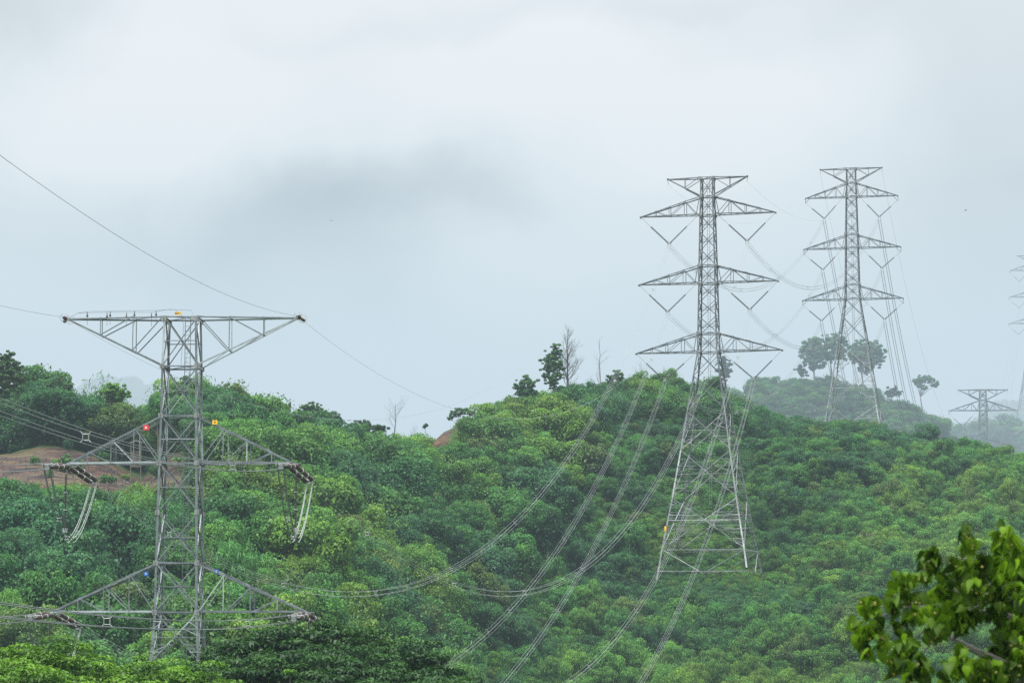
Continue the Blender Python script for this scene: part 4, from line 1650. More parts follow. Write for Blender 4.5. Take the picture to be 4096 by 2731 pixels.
sign(t1, -0.14, -0.18, -1.35, 0.46, 0.21, '060-1', M_YEL, M_BLACK, 'number_sign', 0.19, 'orange-yellow plate reading 060-1')
sign(t1, -2.35, 8.05, -1.3, 0.40, 0.36, 'A', M_RED, M_WHITE, 'phase_sign', 0.26, 'red plate with white letter A')
sign(t1, 2.62, 7.68, -1.3, 0.36, 0.30, 'B', M_YEL, M_BLACK, 'phase_sign', 0.22, 'yellow plate with black letter B')
sign(t1, -2.2, 18.5, -1.3, 0.34, 0.34, 'C', M_BLUE, M_WHITE, 'phase_sign', 0.21, 'blue plate with white letter C on the left arm')
sign(t1, 2.85, 18.35, -1.3, 0.34, 0.30, 'C', M_BLUE, M_WHITE, 'phase_sign', 0.21, 'blue plate with white letter C on the right arm')

# post insulators and the cable they carry along the top-left arm
xs = [-6.95, -5.6, -5.25, -4.2, -3.45, -2.4, -1.85]
tops = []
for i, x in enumerate(xs):
    mb = MB()
    y = -0.25 if i % 2 == 0 else 0.3
    y *= (1 - abs(x) / 9) * 3
    p = t1.P(x, y, -0.05)
    mb.lathe(p, p + Vector((0, 0, 0.42)), [(0, 0.02), (0.1, 0.02), (0.15, 0.06), (0.3, 0.085), (0.45, 0.06), (0.6, 0.03), (0.85, 0.03), (1, 0.015)], 8)
    mb.tube([p, p - Vector((0, 0, 0.55))], 0.012, 4)
    mb.build('post_insulator', M_PORC_G, t1.root)
    tops.append((i % 2, t1.world(x, y, -0.5)))
for par in (0, 1):
    pts = [t1.world(-8.3, 0, -0.05), t1.world(-7.7, -0.1, -0.38)] + [p for k, p in tops if k == par]
    pts += [t1.world(-1.0, 0, -0.62 - 0.02 * par), t1.world(-0.6 + par * 1.2, 0, -0.62 + 0.05 * par), t1.world(-0.1 + par * 0.9, 0, -0.25), t1.world(0.05 + par * 0.5, 0.1, 0.5), t1.world(-0.1 + par * 0.35, 0.1, 3.4)]
    mb = MB()
    o0 = Vector(pts[0])
    mb.tube([p - o0 for p in pts], 0.012, 4)
    o = mb.build('fibre_cable', M_WIRE_D)
    o.location = o0
    tag(o, ['thin dark cable looping low over the post insulators of the top left arm', 'thin dark cable arching highest beside the yellow 060-1 plate'][par], 'cable')

# ring-guarded insulators on the peak tips
for side in (-1, 1):
    p = t1.world(side * 8.5, 0, 0.0)
    r = empty('guarded_insulator', p)
    mb = MB()
    disc_string(mb, (0, -0.05, 0), (side * 0.05, -0.95, -0.02), 5, 0.13, 0.05)
    disc_string(mb, (0, 0.05, 0), (side * 0.3, 0.9, -0.12), 5, 0.13, 0.05)
    mb.build('insulator_string', M_PORC, r)
    for yy, xx in ((-0.8, -0.05), (0.75, 0.18)):
        mb = MB()
        mb.ring((xx, yy, 0), (1, 0.1, 0), (0, 0, 1), 0.3, 0.3, 0.016, 22, 4)
        for a in (0.6, 2.4, 4.2):
            mb.tube([(xx, yy, 0), (xx + 0.36 * math.cos(a), yy, 0.36 * math.sin(a))], 0.01, 4)
        mb.build('guard_ring', M_FIT, r)
    tag(r, 'brown insulator with round guard rings at the %s tip of the top arm' % ('left' if side < 0 else 'right'), 'insulator', 'guarded insulators on the top arm')

# tension strings, jumpers
Z0 = math.radians(180 + 1.0)
Z2 = math.radians(13.4)
ends1 = {}
for lv, (dd, L) in enumerate(((10.6, 8.3), (21.25, 9.3)), 1):
    for side in (-1, 1):
        sn = 'left' if side < 0 else 'right'
        ln = 'upper' if lv == 1 else 'lower'
        res = []
        for which, az, slope, off in (('near', Z0 + math.radians(8), -0.07, 0.0), ('far', Z2, -0.20, 0.35)):
            a0 = t1.world(side * (L + (0.0 if which == 'near' else -0.3)), -0.25 if which == 'near' else 0.3, dd + 0.12)
            d = Vector((math.sin(az), math.cos(az), slope)).normalized()
            lat_ = Vector((d.y, -d.x, 0)).normalized()
            r = empty('tension_insulator', a0)
            for k in (-1, 1):
                mb = MB()
                off_v = lat_ * 0.24 * k + Vector((0, 0, 0.06 * k))
                disc_string(mb, d * 0.35 + off_v, d * 4.1 + off_v, 26, 0.165, 0.10, sides=12)
                s_ = mb.build('insulator_string', M_PORC, r)
                mb = MB()
                for f in (1.55, 2.8):
                    mb.lathe(d * f + off_v, d * (f + 0.07) + off_v, [(0, 0.12), (0.05, 0.185), (0.95, 0.185), (1, 0.12)], 12)
                mb.build('white_band', M_PALE, s_)
            mb = MB()
            mb.tube([(0, 0, 0), d * 0.3 - lat_ * 0.24], 0.04, 5)
            mb.tube([(0, 0, 0), d * 0.3 + lat_ * 0.24], 0.04, 5)
            mb.tube([d * 0.28 - lat_ * 0.26, d * 0.28 + lat_ * 0.26], 0.04, 5)
            mb.build('anchor_link', M_FIT, r)
            mb = MB()
            M3 = Matrix((lat_, d, lat_.cross(d))).transposed()
            mb.box(d * 4.22, 0.75, 0.25, 0.05, M3)
            mb.box(d * 4.3, 0.4, 0.2, 0.45, M3)
            mb.build('yoke_plate', M_FIT, r)
            mb = MB()
            upv = Vector((0, 0, 1))
            mb.ring(d * 3.9 + upv * 0.12, d, lat_, 0.62, 0.5, 0.03, 22, 5)
            mb.tube([d * 3.9 + lat_ * 0.5 + upv * 0.12, d * 4.2 + lat_ * 0.35], 0.02, 4)
            mb.tube([d * 3.9 - lat_ * 0.5 + upv * 0.12, d * 4.2 - lat_ * 0.35], 0.02, 4)
            mb.build('corona_ring', M_FIT, r)
            tag(r, 'twin dark brown insulators on the %s %s arm tip pulling %s' % (ln, sn, 'toward the viewer' if which == 'near' else 'toward the second pylon'), 'insulator', 'twin tension insulators')
            res.append(a0 + d * 4.5)
        ends1[(lv, side)] = res
        # jumper loop
        A, B = res
        root = empty('jumper_loop', A)
        for a, b in ((-1, -1), (1, -1), (1, 1), (-1, 1)):
            mb = MB()
            off1 = Vector((a * 0.2, 0.0, b * 0.16))
            pts = []
            nn = 28
            for i in range(nn + 1):
                f = i / nn
                u_ = 2 * f - 1
                g = (1 - abs(u_) ** 2.6)
                p = A.lerp(B, 0.5 + 0.5 * u_ * abs(u_) ** 0.6) + Vector((0, 0, -4.75 * g)) + off1 - A
                pts.append(p)
            half = nn // 2
            mb.mi = 0
            mb.tube(pts[:half + 1], 0.03, 5)
            mb.mi = 1
            mb.tube(pts[half:], 0.024, 5)
            mb.build('wire', [M_WIRE_D, M_PALE], root)
        for f in (0.2, 0.38, 0.74):
            u_ = 2 * f - 1
            g = (1 - abs(u_) ** 2.6)
            c = A.lerp(B, 0.5 + 0.5 * u_ * abs(u_) ** 0.6) + Vector((0, 0, -4.75 * g)) - A
            mb = MB()
            q = [c + Vector((a * 0.13, -0.03, b * 0.1)) for a, b in ((-1, -1), (1, -1), (1, 1), (-1, 1))]
            o_ = [c + Vector((a * 0.2, -0.03, b * 0.16)) for a, b in ((-1, -1), (1, -1), (1, 1), (-1, 1))]
            for i in range(4):
                mb.tube([q[i], q[(i + 1) % 4]], 0.025, 4)
                mb.tube([q[i], o_[i]], 0.035, 4)
            mb.build('spacer', M_FIT, root)
        tag(root, 'U-shaped jumper loop of four wires hanging under the %s %s arm tip' % (ln, sn), 'power line', 'jumper loops of the large pylon')
        # hanging string that holds the jumper
        hp = t1.world(side * (L + 0.05), 0.05, dd + 0.15)
        r = empty('hanging_insulator', hp)
        mb = MB()
        disc_string(mb, (0, 0, -0.55), (0, 0, -4.35), 26, 0.135, 0.045, sides=12)
        s_ = mb.build('insulator_string', M_PORC_G, r)
        mb = MB()
        for zz in (-1.85, -3.1):
            mb.lathe((0, 0, zz), (0, 0, zz - 0.06), [(0, 0.05), (0.05, 0.15), (0.95, 0.15), (1, 0.05)], 12)
        mb.build('white_band', M_PALE, s_)
        mb = MB()
        mb.tube([(0, 0, 0), (0, 0, -0.55)], 0.02, 5)
        mb.box((0, 0, -4.6), 0.34, 0.1, 0.32)
        mb.build('clamp', M_FIT, r)
        tag(r, 'vertical string of dark discs hanging below the %s %s arm tip' % (ln, sn), 'insulator', 'hanging jumper insulators')

# --- conductors
def t0(lx, zt):
    a = math.radians(1)
    return Vector((T1top.x - 325 * math.sin(a) + lx * math.cos(a), 205 - 325 * math.cos(a) - lx * math.sin(a), zt))


for side in (-1, 1):
    sn = 'left' if side < 0 else 'right'
    # toward the viewer
    span(ends1[(1, side)][0], t0(side * 8.2, 22), 8.5, 'wires leaving the upper %s arm of the large pylon toward the viewer' % sn, nsp=6, mat=M_WIRE_D, r=0.019)
    span(ends1[(2, side)][0], t0(side * 9.2, 12), 4.7, 'wires leaving the lower %s arm of the large pylon toward the viewer' % sn, nsp=6, mat=M_WIRE_D, r=0.019)
    earth_wire(t1.world(side * 8.5, -0.9, 0), t0(side * 8.6, 26), 9.0 if side > 0 else 8, 'thin earth wire leaving the %s tip of the top arm toward the upper left' % sn, mat=M_WIRE_D)
    # large pylon to the second
    span(ends1[(1, side)][1], e2[(1, side)], 25.7, 'wires from the upper %s arm of the large pylon to the second pylon' % sn, nsp=8)
    span(ends1[(2, side)][1], e2[(2, side)], 25.5, 'wires from the lower %s arm of the large pylon to the second pylon' % sn, nsp=8)
    span(t1.world(side * 9.8, 3, 32), e2[(3, side)], 24.0, 'wires dropping toward the viewer from the lowest %s arm of the second pylon' % sn, nsp=8)
    earth_wire(t1.world(side * 8.5, 0.9, 0), e2[(0, side)], 19.0, 'thin earth wire between the %s tips of the large and second pylons' % sn)
    for lv in (1, 2, 3):
        span(e2[(lv, side)], e3[(lv, side)], 10.2, 'wires between the %s %s arms of the second and third pylons' % (ORD[lv], sn), nsp=4, mat=M_WIRE_M, r=0.018)
        if (lv, side) in e4:
            span(e3[(lv, side)], e4[(lv, side)], 42, 'wires dropping behind the crest from the %s %s arm of the third pylon' % (ORD[lv], sn), nsp=6, mat=M_WIRE_D, r=0.022)
        if (lv, side) in e4 and (lv, side) in e5:
            span(e4[(lv, side)], e5[(lv, side)], 20.6, 'faint misty wires to the %s %s arm of the farthest pylon' % (ORD[lv], sn), nsp=8, r=0.024)
    earth_wire(e2[(0, side)], e3[(0, side)], 8.0, 'thin earth wire between the %s tips of the second and third pylons' % sn)
    earth_wire(e3[(0, side)], e4[(0, side)], 34, 'thin earth wire dropping from the %s tip of the third pylon' % sn, r=0.014)
    earth_wire(e4[(0, side)], e5[(0, side)], 15, 'faint earth wire from the %s tip of the misty pylon' % sn, r=0.016)


# ------------------------------------------------------------------ rain trees in front
def rain_tree(name, domes, tint, label, seed, pads_per=1.0, leaf=0.2, hi=None, fruit=None):
    """domes: (s, t_top, Y, half width in small px, drop in small px)"""
    rng = np.random.default_rng(seed)
    rp = random.Random(seed)
    c0 = at2(domes[0][0], domes[0][1], domes[0][2])
    base = Vector((c0.x, c0.y, gz(c0.x, c0.y)))
    parts = []
    centres = []
    for (s0, t0_, Y0, hw, dr) in domes:
        m = Y0 * K / F
        top = at2(s0, t0_, Y0)
        R = hw * m
        Hh = dr * m
        npad = int(R * R * 11 * pads_per)
        for i in range(npad):
            # point on the dome, more toward the side seen
            a = rng.uniform(0, 2 * math.pi)
            q = rng.random() ** 0.5
            if rng.random() < 0.5:
                a = -math.pi / 2 + rng.normal() * 0.9
            k = rng.choice([1.0, 0.93, 0.8], p=[0.55, 0.3, 0.15])
            zz = math.sqrt(max(0, 1 - q * q))
            c = np.array([top.x + R * q * math.cos(a) * k, top.y + R * q * math.sin(a) * k, top.z - Hh * (1 - zz * k) - 0.25 + rng.normal() * 0.28])
            pr = rng.uniform(0.35, 0.75) * min(1.0, R / 3.0 + 0.4)
            centres.append(c - np.array(base))
            n = int(330 * pr * pr + 50)
            d = unit(rng.normal(size=(n, 3)) + np.array([0, 0, 0.35]))
            P_ = (c - np.array(base)) + d * pr * np.array([1.15, 1.15, 0.42]) * (1 - 0.35 * rng.random(n))[:, None]
            # sprays: outward, arching down
            Nn = d * 0.5 + np.array([0, 0, 0.9]) + rng.normal(size=(n, 3)) * 0.45
            V, Q = leaf_cards(P_, Nn, leaf, 0.42, 0.35, 0.1, rng)
            bb = 0.42 + rng.normal() * 0.16
            parts.append((V, Q, np.clip(bb - 0.05 + 0.42 * d[:, 2] + rng.normal(size=n) * 0.1, 0, 1)))  # pad tops painted lit, undersides painted shaded
    V, Q, S = merge(parts)
    r = empty(name, base)
    c = link(bpy.data.objects.new('crown', np_mesh('crown', V, Q, [M_LEAF_RAIN], [('shade', 'FACE', S)])), r)
    c['tint'] = tint
    tr = MB()
    s0, t0_, Y0, hw, dr = domes[0]
    top = at2(s0, t0_, Y0) - base
    fork = Vector((0, 0, top.z * 0.55))
    tr.tube([(0, 0, -0.5), (0.1, 0, top.z * 0.3), fork], [0.5, 0.38, 0.34], 10)
    rp.shuffle(centres)
    for cc in centres[:46]:
        cc = Vector(cc)
        mid = fork.lerp(cc, 0.55) + Vector((0, 0, -0.6))
        tr.tube([fork, fork.lerp(mid, 0.5) + Vector((0, 0, -0.2)), mid, cc - Vector((0, 0, 0.15))], [0.15, 0.1, 0.06, 0.02], 5)
    tr.build('trunk', M_BARK_D, r)
    tag(r, label, 'tree', None)
    print(name, len(Q))


rain_tree('rain_tree', [(720, 1432, 128, 190, 130), (560, 1478, 127, 150, 90), (850, 1462, 126, 170, 110), (960, 1500, 124, 125, 70), (700, 1500, 121, 260, 90), (900, 1545, 118, 190, 60), (610, 1442, 130, 90, 90)],
          (0.021, 0.056, 0.014), 'dark green umbrella-shaped canopy in front of the large pylon', 71, 0.62, 0.22)
rain_tree('rain_tree', [(112, 1462, 98, 120, 110), (20, 1500, 97, 110, 90), (200, 1478, 99, 75, 90), (60, 1535, 94, 190, 80), (235, 1530, 96, 110, 80)],
          (0.085, 0.165, 0.018), 'bright yellow-green umbrella canopy at the lower left corner', 72, 0.8, 0.17)
rain_tree('rain_tree', [(330, 1500, 103, 75, 80), (420, 1520, 100, 110, 90), (500, 1540, 99, 80, 60), (300, 1545, 98, 130, 60)],
          (0.078, 0.155, 0.018), 'bright green umbrella canopy just below the foot of the large pylon', 73, 0.8, 0.17)
rain_tree('rain_tree', [(648, 1556, 96, 45, 50), (760, 1566, 96, 40, 40)],
          (0.078, 0.155, 0.018), 'bit of light green canopy at the bottom edge before the dark canopy', 74, 0.9, 0.17)


# ------------------------------------------------------------------ heart-leaved branch at the right
def heart_leaf(p, tip, nrm, L, W, fold, rng):
    """tip: direction of the point; returns verts and quads"""
    tip = tip.normalized()
    side = nrm.cross(tip).normalized()
    nr = tip.cross(side).normalized()
    st = [(0.0, 0.06), (0.1, 0.42), (0.3, 0.52), (0.55, 0.40), (0.8, 0.16), (1.0, 0.0)]
    V, Q = [], []
    for f, w in st:
        curl = -0.42 * f * f * L
        c = p + tip * L * (f - (0.0 if f else 0)) + nr * curl
        back = tip * (-0.06 * L) if 0 < f < 0.2 else Vector((0, 0, 0))
        V += [c - side * w * W + nr * fold * w * W + back, c, c + side * w * W + nr * fold * w * W + back]
    for i in range(len(st) - 1):
        a = i * 3
        Q += [(a, a + 1, a + 4, a + 3), (a + 1, a + 2, a + 5, a + 4)]
    return V, Q


CL = [(1215, 310, 62), (1205, 415, 70), (1250, 380, 50), (1240, 450, 40), (1470, 370, 60), (1530, 320, 80), (1600, 370, 75), (1470, 450, 60), (1620, 470, 90), (1690, 500, 80),
      (915, 460, 50), (870, 520, 60), (945, 540, 45), (965, 620, 45), (850, 590, 50), (660, 690, 75), (770, 680, 60), (620, 740, 50), (860, 680, 50), (700, 770, 55),
      (345, 880, 60), (420, 890, 50), (560, 880, 65), (340, 950, 55), (420, 980, 60), (590, 950, 50), (262, 1105, 34), (300, 1200, 50), (370, 1150, 80), (450, 1090, 60), (350, 1270, 70), (480, 1190, 60), (510, 1280, 45), (370, 1320, 30),
      (730, 860, 60), (800, 860, 65), (700, 960, 60), (780, 1010, 80), (860, 1000, 60), (700, 1060, 50), (900, 880, 70), (960, 930, 70), (1040, 720, 60), (980, 780, 70), (1100, 560, 50), (1160, 600, 90), (1120, 680, 80),
      (1290, 580, 90), (1250, 680, 90), (1150, 780, 90), (1050, 850, 90), (1350, 560, 60), (1400, 640, 90), (1350, 730, 100), (1260, 800, 100), (1500, 560, 80), (1560, 640, 90), (1500, 720, 100), (1640, 620, 90), (1680, 700, 80),
      (1420, 830, 100), (1300, 900, 100), (1180, 900, 100), (1080, 960, 90), (1000, 1020, 90), (1100, 1060, 90), (1200, 1060, 90), (1290, 1010, 70), (1160, 1130, 60), (960, 1120, 80), (1050, 1140, 60), (900, 1180, 60),
      (1550, 830, 90), (1640, 800, 90), (1480, 930, 90), (1580, 960, 100), (1680, 900, 90), (1660, 1010, 90), (1430, 1020, 60), (1520, 1050, 60), (1620, 1100, 80), (1690, 1120, 80),
      (620, 1130, 50), (660, 1210, 60), (740, 1240, 70), (700, 1330, 75), (620, 1320, 50), (560, 1400, 45), (580, 1490, 45), (640, 1420, 60), (720, 1430, 60), (830, 1400, 60), (870, 1470, 60), (800, 1500, 70), (740, 1540, 60), (880, 1550, 60),
      (1470, 1180, 60), (1540, 1220, 90), (1640, 1230, 100), (1460, 1300, 40), (1560, 1330, 90), (1670, 1340, 90), (1160, 1350, 35), (1200, 1340, 30), (1080, 1430, 50), (1120, 1500, 70), (1230, 1440, 70), (1290, 1510, 80), (1010, 1540, 50), (1380, 1410, 60), (1400, 1500, 80), (1500, 1480, 90), (1600, 1470, 100), (1690, 1470, 90), (1380, 1560, 80), (1550, 1570, 80)]
rng = random.Random(91)
VV, QQ, SS = [], [], []
fruit_pts = []
for (cx, cy_, cr_) in CL:
    px, py = 3300 + cx / 2.144, 2000 + cy_ / 2.144
    nlv = int(4 + (cr_ / 27) ** 2)
    cr_ *= 0.76
    Yc = 19 + rng.uniform(-0.35, 0.35)
    cen = at(px, py, Yc)
    R = cr_ / 2.144 / F * 19
    basesh = rng.uniform(0.05, 0.62)
    for i in range(nlv):
        o = Vector((rng.gauss(0, 0.5), rng.gauss(0, 0.9), rng.gauss(0.1, 0.5))) * R
        L = rng.uniform(0.055, 0.112)
        p = cen + o
        p.z += L * 0.4
        tip = Vector((rng.gauss(0, 0.35), rng.gauss(0, 0.35), -1 + rng.uniform(0, 0.35)))
        nrm = Vector((rng.gauss(0, 0.8), -0.8 + rng.gauss(0, 0.6), 0.25 + rng.gauss(0, 0.4)))
        if rng.random() < 0.18:
            tip = Vector((rng.gauss(0, 0.7), rng.gauss(0, 0.7), -0.4))
            nrm = Vector((rng.gauss(0, 0.3), rng.gauss(0, 0.3), 1))
        if nrm.cross(tip).length < 0.05:
            continue
        V_, Q_ = heart_leaf(p, tip, nrm, L, L * rng.uniform(0.6, 0.85), rng.uniform(0.1, 1.1), rng)
        n = len(VV)
        VV += V_
        QQ += [tuple(a + n for a in q) for q in Q_]
        sh = min(1, max(0, basesh + rng.gauss(0, 0.16) + (0.35 if rng.random() < 0.07 else 0)))
        SS += [sh] * len(Q_)
    if rng.random() < 0.6:
        for _ in range(rng.randint(1, 3)):
            fruit_pts.append(cen + Vector((rng.gauss(0, 0.4) * R, -R * 0.9, rng.gauss(0, 0.4) * R)))
tb = at(4330, 2600, 19.4)
fb = Vector((tb.x, tb.y, gz(tb.x, tb.y)))
ft = empty('fruiting_tree', fb)
me = np_mesh('leaves', np.array([tuple(v - fb) for v in VV]), np.array(QQ), [M_LEAF_FIG], [('shade', 'FACE', np.array(SS))], True)
lv = link(bpy.data.objects.new('leaves', me), ft)
lv['tint'] = (0.078, 0.165, 0.009)
mb = MB()
for p in fruit_pts:
    mb.lathe(p - fb + Vector((0, 0, 0.009)), p - fb - Vector((0, 0, 0.009)), [(0, 0.001), (0.12, 0.005), (0.35, 0.0095), (0.65, 0.0095), (0.88, 0.005), (1, 0.001)], 7)
mb.build('fruits', M_FRUIT, ft, True)
mb = MB()


def limb(path, r0, r1, Y0=19.1):
    pts = [at(3300 + a / 2.144, 2000 + b_ / 2.144, Y0 + 0.05 * i) - fb for i, (a, b_) in enumerate(path)]
    n = len(pts)
    mb.tube(pts, [lerp(r0, r1, i / (n - 1)) for i in range(n)], 6)


hub = (2150, 1750)
limb([hub, (1750, 1500), (1430, 1350), (1250, 1270), (1110, 1190), (1040, 1150), (940, 1100)], 0.035, 0.009)
limb([hub, (1700, 1530), (1370, 1370), (1270, 1280)], 0.02, 0.008)
limb([(1430, 1350), (1270, 1370), (1210, 1400), (1150, 1440)], 0.008, 0.004)
limb([hub, (1850, 1200), (1600, 1000), (1380, 960), (1200, 960), (1050, 1040), (940, 1120), (910, 1230), (830, 1310)], 0.03, 0.006)
limb([(1380, 870), (1280, 920), (1220, 980)], 0.007, 0.005)
limb([hub, (1800, 1000), (1640, 860), (1600, 780), (1540, 600), (1500, 420)], 0.02, 0.005)
limb([(1640, 860), (1450, 800), (1180, 830), (1000, 900), (690, 880), (520, 885), (430, 960), (330, 1010)], 0.011, 0.004)
limb([(1000, 900), (620, 920), (500, 985), (440, 1040)], 0.006, 0.004)
limb([(860, 1110), (750, 1200), (700, 1280)], 0.006, 0.004)
limb([(1180, 830), (1050, 700), (930, 600), (880, 500)], 0.007, 0.003)
limb([(1450, 800), (1330, 600), (1260, 500), (1010, 500)], 0.006, 0.003)
limb([(1850, 700), (1707, 370), (1660, 460), (1640, 600)], 0.012, 0.008)
limb([hub, (1800, 1550), (1580, 1560), (1400, 1540)], 0.02, 0.006)
tp = at(3300 + hub[0] / 2.144, 2000 + hub[1] / 2.144, 19.1) - fb
mb.tube([(0.1, 0, -0.3), (0.05, 0.05, tp.z * 0.5), tp, tp + Vector((0.35, 0.1, 1.5)), tp + Vector((0.4, 0.1, 3.0))], [0.13, 0.1, 0.075, 0.05, 0.03], 10)
mb.build('branches', M_BARK_P, ft)
tag(ft, 'out-of-focus foreground branches with drooping heart-shaped leaves and small yellow fruits', 'tree')

# ------------------------------------------------------------------ birds
for i, (px, py, Y0, flap, lab) in enumerate(((3862, 842, 300, 0.5, 'small dark bird in the sky right of the third pylon'), (1326, 883, 320, 0.2, 'small dark bird in the cloudy sky left of the ridge trees'))):
    p = at(px, py, Y0)
    r = empty('bird', p, 0.6 + i)
    mb = MB()
    mb.tube([(-0.13, 0, 0), (-0.06, 0, 0.0), (0.02, 0, 0.01), (0.09, 0, 0.02), (0.13, 0, 0.02), (0.16, 0, 0.015)], [0.012, 0.035, 0.045, 0.03, 0.022, 0.004], 8)
    mb.build('body', M_BIRD, r, True)
    for sy in (-1, 1):
        mb = MB()
        mb.add([Vector((0.06, 0.02 * sy, 0.02)), Vector((-0.05, 0.02 * sy, 0.015)), Vector((-0.04, 0.17 * sy, 0.02 + flap * 0.12)), Vector((0.05, 0.16 * sy, 0.02 + flap * 0.13)), Vector((-0.07, 0.33 * sy, 0.02 + flap * 0.1))],
               [(0, 1, 2, 3), (3, 2, 4)])
        mb.build('wing', M_BIRD, r)
    tag(r, lab, 'bird', 'birds in the sky')


# ------------------------------------------------------------------ haze
def haze(name, y0, y1, sigma, col, label, ztop=900, z0=-60, xw=4000):
    mb = MB()
    mb.box((0, (y0 + y1) / 2, (z0 + ztop) / 2), xw, y1 - y0, ztop - z0)
    m, nt, N, L = new_mat(name)
    out = N.new('ShaderNodeOutputMaterial')
    ab = N.new('ShaderNodeVolumeAbsorption')
    ab.inputs['Color'].default_value = (0, 0, 0, 1)
    ab.inputs['Density'].default_value = sigma
    em = N.new('ShaderNodeEmission')
    em.inputs['Color'].default_value = (*col, 1)
    em.inputs['Strength'].default_value = sigma
    ad = N.new('ShaderNodeAddShader')
    L.new(ab.outputs[0], ad.inputs[0])
    L.new(em.outputs[0], ad.inputs[1])
    L.new(ad.outputs[0], out.inputs['Volume'])
    o = mb.build(name, m)
    tag(o, label, 'haze', kind='structure')
    return o


FOG = (0.70, 0.80, 0.86)
haze('haze', -60, 1950, 0.00019, (0.54, 0.69, 0.77), 'thin damp haze filling the valley', 85)
haze('mist', 546, 1940, 0.0012, (0.56, 0.71, 0.81), 'thicker mist behind the first ridge', 150)
haze('deep_mist', 1150, 1930, 0.0020, FOG, 'dense cloud hiding the farthest hills', 190)

# ------------------------------------------------------------------ world
SUN_EL, SUN_AZ = math.radians(58), math.radians(-150)     # high, behind the camera's left shoulder
w = bpy.data.worlds.new('World')
SC.world = w
w.use_nodes = True
N, L = w.node_tree.nodes, w.node_tree.links
N.clear()
out = N.new('ShaderNodeOutputWorld')
bg = N.new('ShaderNodeBackground')
bg.inputs['Strength'].default_value = 1.0
tc = N.new('ShaderNodeTexCoord')
sky = N.new('ShaderNodeTexSky')
sky.sky_type = 'NISHITA'
sky.sun_disc = False
sky.sun_elevation = SUN_EL
sky.sun_rotation = SUN_AZ
skm = N.new('ShaderNodeVectorMath')
skm.operation = 'SCALE'
skm.inputs['Scale'].default_value = 0.10
L.new(sky.outputs[0], skm.inputs[0])


def vmath(op, a, b=None):
    n = N.new('ShaderNodeVectorMath')
    n.operation = op
    for k, v in enumerate((a, b)):
        if v is None:
            continue
        if hasattr(v, 'links'):
            L.new(v, n.inputs[k])
        else:
            n.inputs[k].default_value = v
    return n


def fmath(op, a, b):
    n = N.new('ShaderNodeMath')
    n.operation = op
    for k, v in enumerate((a, b)):
        if hasattr(v, 'links'):
            L.new(v, n.inputs[k])
        else:
            n.inputs[k].default_value = v
    return n.outputs[0]


# warp so that the cloud banks have soft uneven edges
nw = N.new('ShaderNodeTexNoise')
nw.inputs['Scale'].default_value = 11.0
nw.inputs['Detail'].default_value = 6
L.new(tc.outputs['Generated'], nw.inputs['Vector'])
wv = vmath('SUBTRACT', nw.outputs['Color'], (0.5, 0.5, 0.5))
ws = N.new('ShaderNodeVectorMath')
ws.operation = 'SCALE'
ws.inputs['Scale'].default_value = 0.09
L.new(wv.outputs[0], ws.inputs[0])
dirv = vmath('ADD', tc.outputs['Generated'], ws.outputs[0])


def sdir(s, t):
    v = at2(s, t, 1000)
    v.normalize()
    return v


total = None
BLOBS = [  # s, t, half width, half height, darkness
    (900, 500, 330, 190, 0.20), (780, 560, 560, 270, 0.30), (640, 700, 480, 190, 0.26), (430, 540, 380, 200, 0.14), (980, 690, 260, 130, 0.12), (760, 430, 320, 130, 0.08), (1120, 330, 330, 170, 0.10),
    (-60, 20, 420, 420, 0.30), (2480, 500, 820, 800, 0.30), (1700, 20, 1100, 170, 0.12), (0, 560, 420, 240, 0.22),
    (300, 200, 420, 230, -0.28), (1250, 200, 380, 260, -0.22), (1080, 660, 300, 170, -0.20), (1750, 300, 420, 180, -0.15), (1000, 0, 700, 60, 0.10),
]
for (s_, t_, ws_, wt_, k) in BLOBS:
    d = sdir(s_, t_)
    sb = vmath('SUBTRACT', dirv.outputs[0], tuple(d))
    ml = vmath('MULTIPLY', sb.outputs[0], (6533 / ws_, 0.0, 6533 / wt_))
    ln = N.new('ShaderNodeVectorMath')
    ln.operation = 'LENGTH'
    L.new(ml.outputs[0], ln.inputs[0])
    mr = N.new('ShaderNodeMapRange')
    mr.interpolation_type = 'SMOOTHERSTEP'
    mr.inputs['From Min'].default_value = 0.0
    mr.inputs['From Max'].default_value = 1.25
    mr.inputs['To Min'].default_value = k * 1.5
    mr.inputs['To Max'].default_value = 0.0
    L.new(ln.outputs['Value'], mr.inputs['Value'])
    total = mr.outputs[0] if total is None else fmath('ADD', total, mr.outputs[0])
n2 = N.new('ShaderNodeTexNoise')
n2.inputs['Scale'].default_value = 9.0
n2.inputs['Detail'].default_value = 3
n2.inputs['Roughness'].default_value = 0.45
mp = vmath('MULTIPLY', dirv.outputs[0], (1, 1, 1.9))
L.new(mp.outputs[0], n2.inputs['Vector'])
nz = N.new('ShaderNodeMapRange')
nz.inputs['From Min'].default_value = 0.3
nz.inputs['From Max'].default_value = 0.7
nz.inputs['To Min'].default_value = 0.02
nz.inputs['To Max'].default_value = 0.24
L.new(n2.outputs['Fac'], nz.inputs['Value'])
total = fmath('ADD', total, nz.outputs[0])
cr = N.new('ShaderNodeValToRGB')
e = cr.color_ramp.elements
e[0].position = 0.0
e[0].color = (0.95, 0.975, 0.99, 1)
e[1].position = 1.0
e[1].color = (0.47, 0.54, 0.585, 1)
x = e.new(0.3)
x.color = (0.85, 0.90, 0.93, 1)
L.new(total, cr.inputs['Fac'])
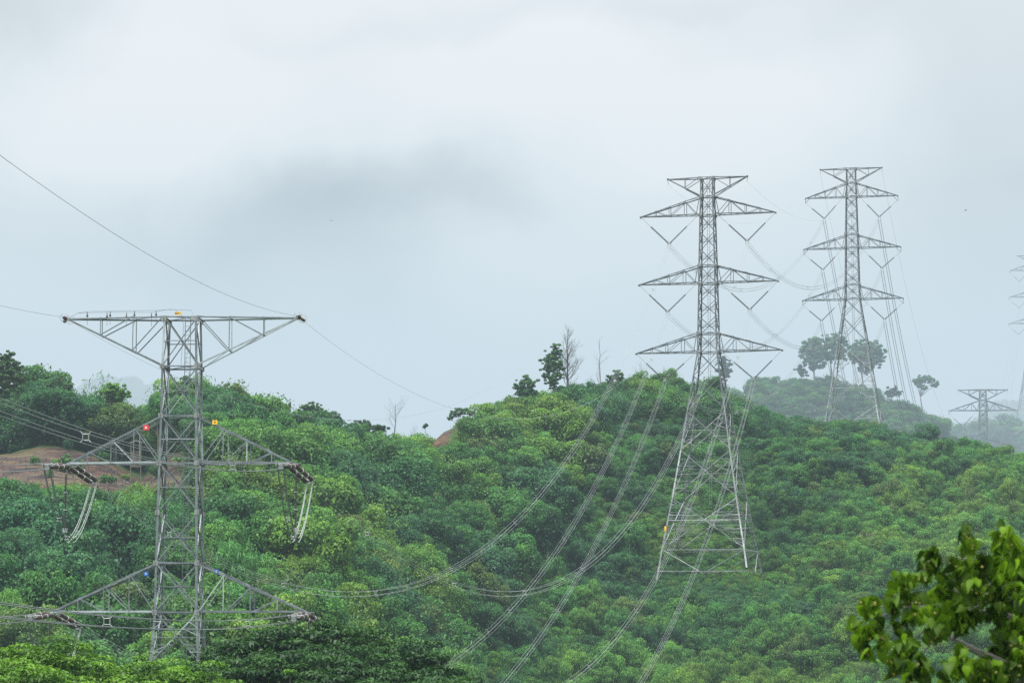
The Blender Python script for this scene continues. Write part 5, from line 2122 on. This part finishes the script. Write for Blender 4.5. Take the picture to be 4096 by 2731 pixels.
# overcast: the cloud is brighter toward the zenith
sx = N.new('ShaderNodeSeparateXYZ')
L.new(tc.outputs['Generated'], sx.inputs[0])
zr = N.new('ShaderNodeMapRange')
zr.inputs['From Min'].default_value = 0.28
zr.inputs['From Max'].default_value = 0.95
zr.inputs['To Min'].default_value = 1.0
zr.inputs['To Max'].default_value = 4.2
L.new(sx.outputs['Z'], zr.inputs['Value'])
cl = N.new('ShaderNodeVectorMath')
cl.operation = 'SCALE'
L.new(cr.outputs['Color'], cl.inputs[0])
L.new(zr.outputs['Result'], cl.inputs['Scale'])
mx = N.new('ShaderNodeMix')
mx.data_type = 'RGBA'
mx.inputs[0].default_value = 0.93
L.new(skm.outputs[0], mx.inputs[6])
L.new(cl.outputs[0], mx.inputs[7])
L.new(mx.outputs[2], bg.inputs['Color'])
L.new(bg.outputs[0], out.inputs['Surface'])

sun = bpy.data.lights.new('sun', 'SUN')
sun.energy = 3.0
sun.angle = math.radians(16)
sun.color = (1.0, 0.97, 0.92)
so_ = bpy.data.objects.new('sun', sun)
COL.objects.link(so_)
d = Vector((math.cos(SUN_EL) * math.sin(SUN_AZ), math.cos(SUN_EL) * math.cos(SUN_AZ), math.sin(SUN_EL)))
so_.rotation_euler = d.to_track_quat('Z', 'Y').to_euler()

# ------------------------------------------------------------------ camera
cam = bpy.data.cameras.new('camera')
cam.sensor_width = 36
cam.lens = F * 36 / 4096
cam.clip_start = 0.5
cam.clip_end = 20000
cam.dof.use_dof = True
cam.dof.focus_distance = 380
cam.dof.aperture_fstop = 6.3
co = bpy.data.objects.new('camera', cam)
co.location = (0, 0, 0)
co.rotation_euler = (math.pi / 2 + TH, 0, 0)
COL.objects.link(co)
SC.camera = co

SC.render.engine = 'CYCLES'
SC.cycles.volume_bounces = 0
SC.cycles.max_bounces = 6
SC.cycles.diffuse_bounces = 3
SC.cycles.glossy_bounces = 2
SC.cycles.transmission_bounces = 3
SC.cycles.transparent_max_bounces = 16
SC.cycles.use_denoising = False
SC.view_settings.view_transform = 'Standard'
SC.view_settings.look = 'None'
SC.view_settings.exposure = 0
SC.view_settings.gamma = 1
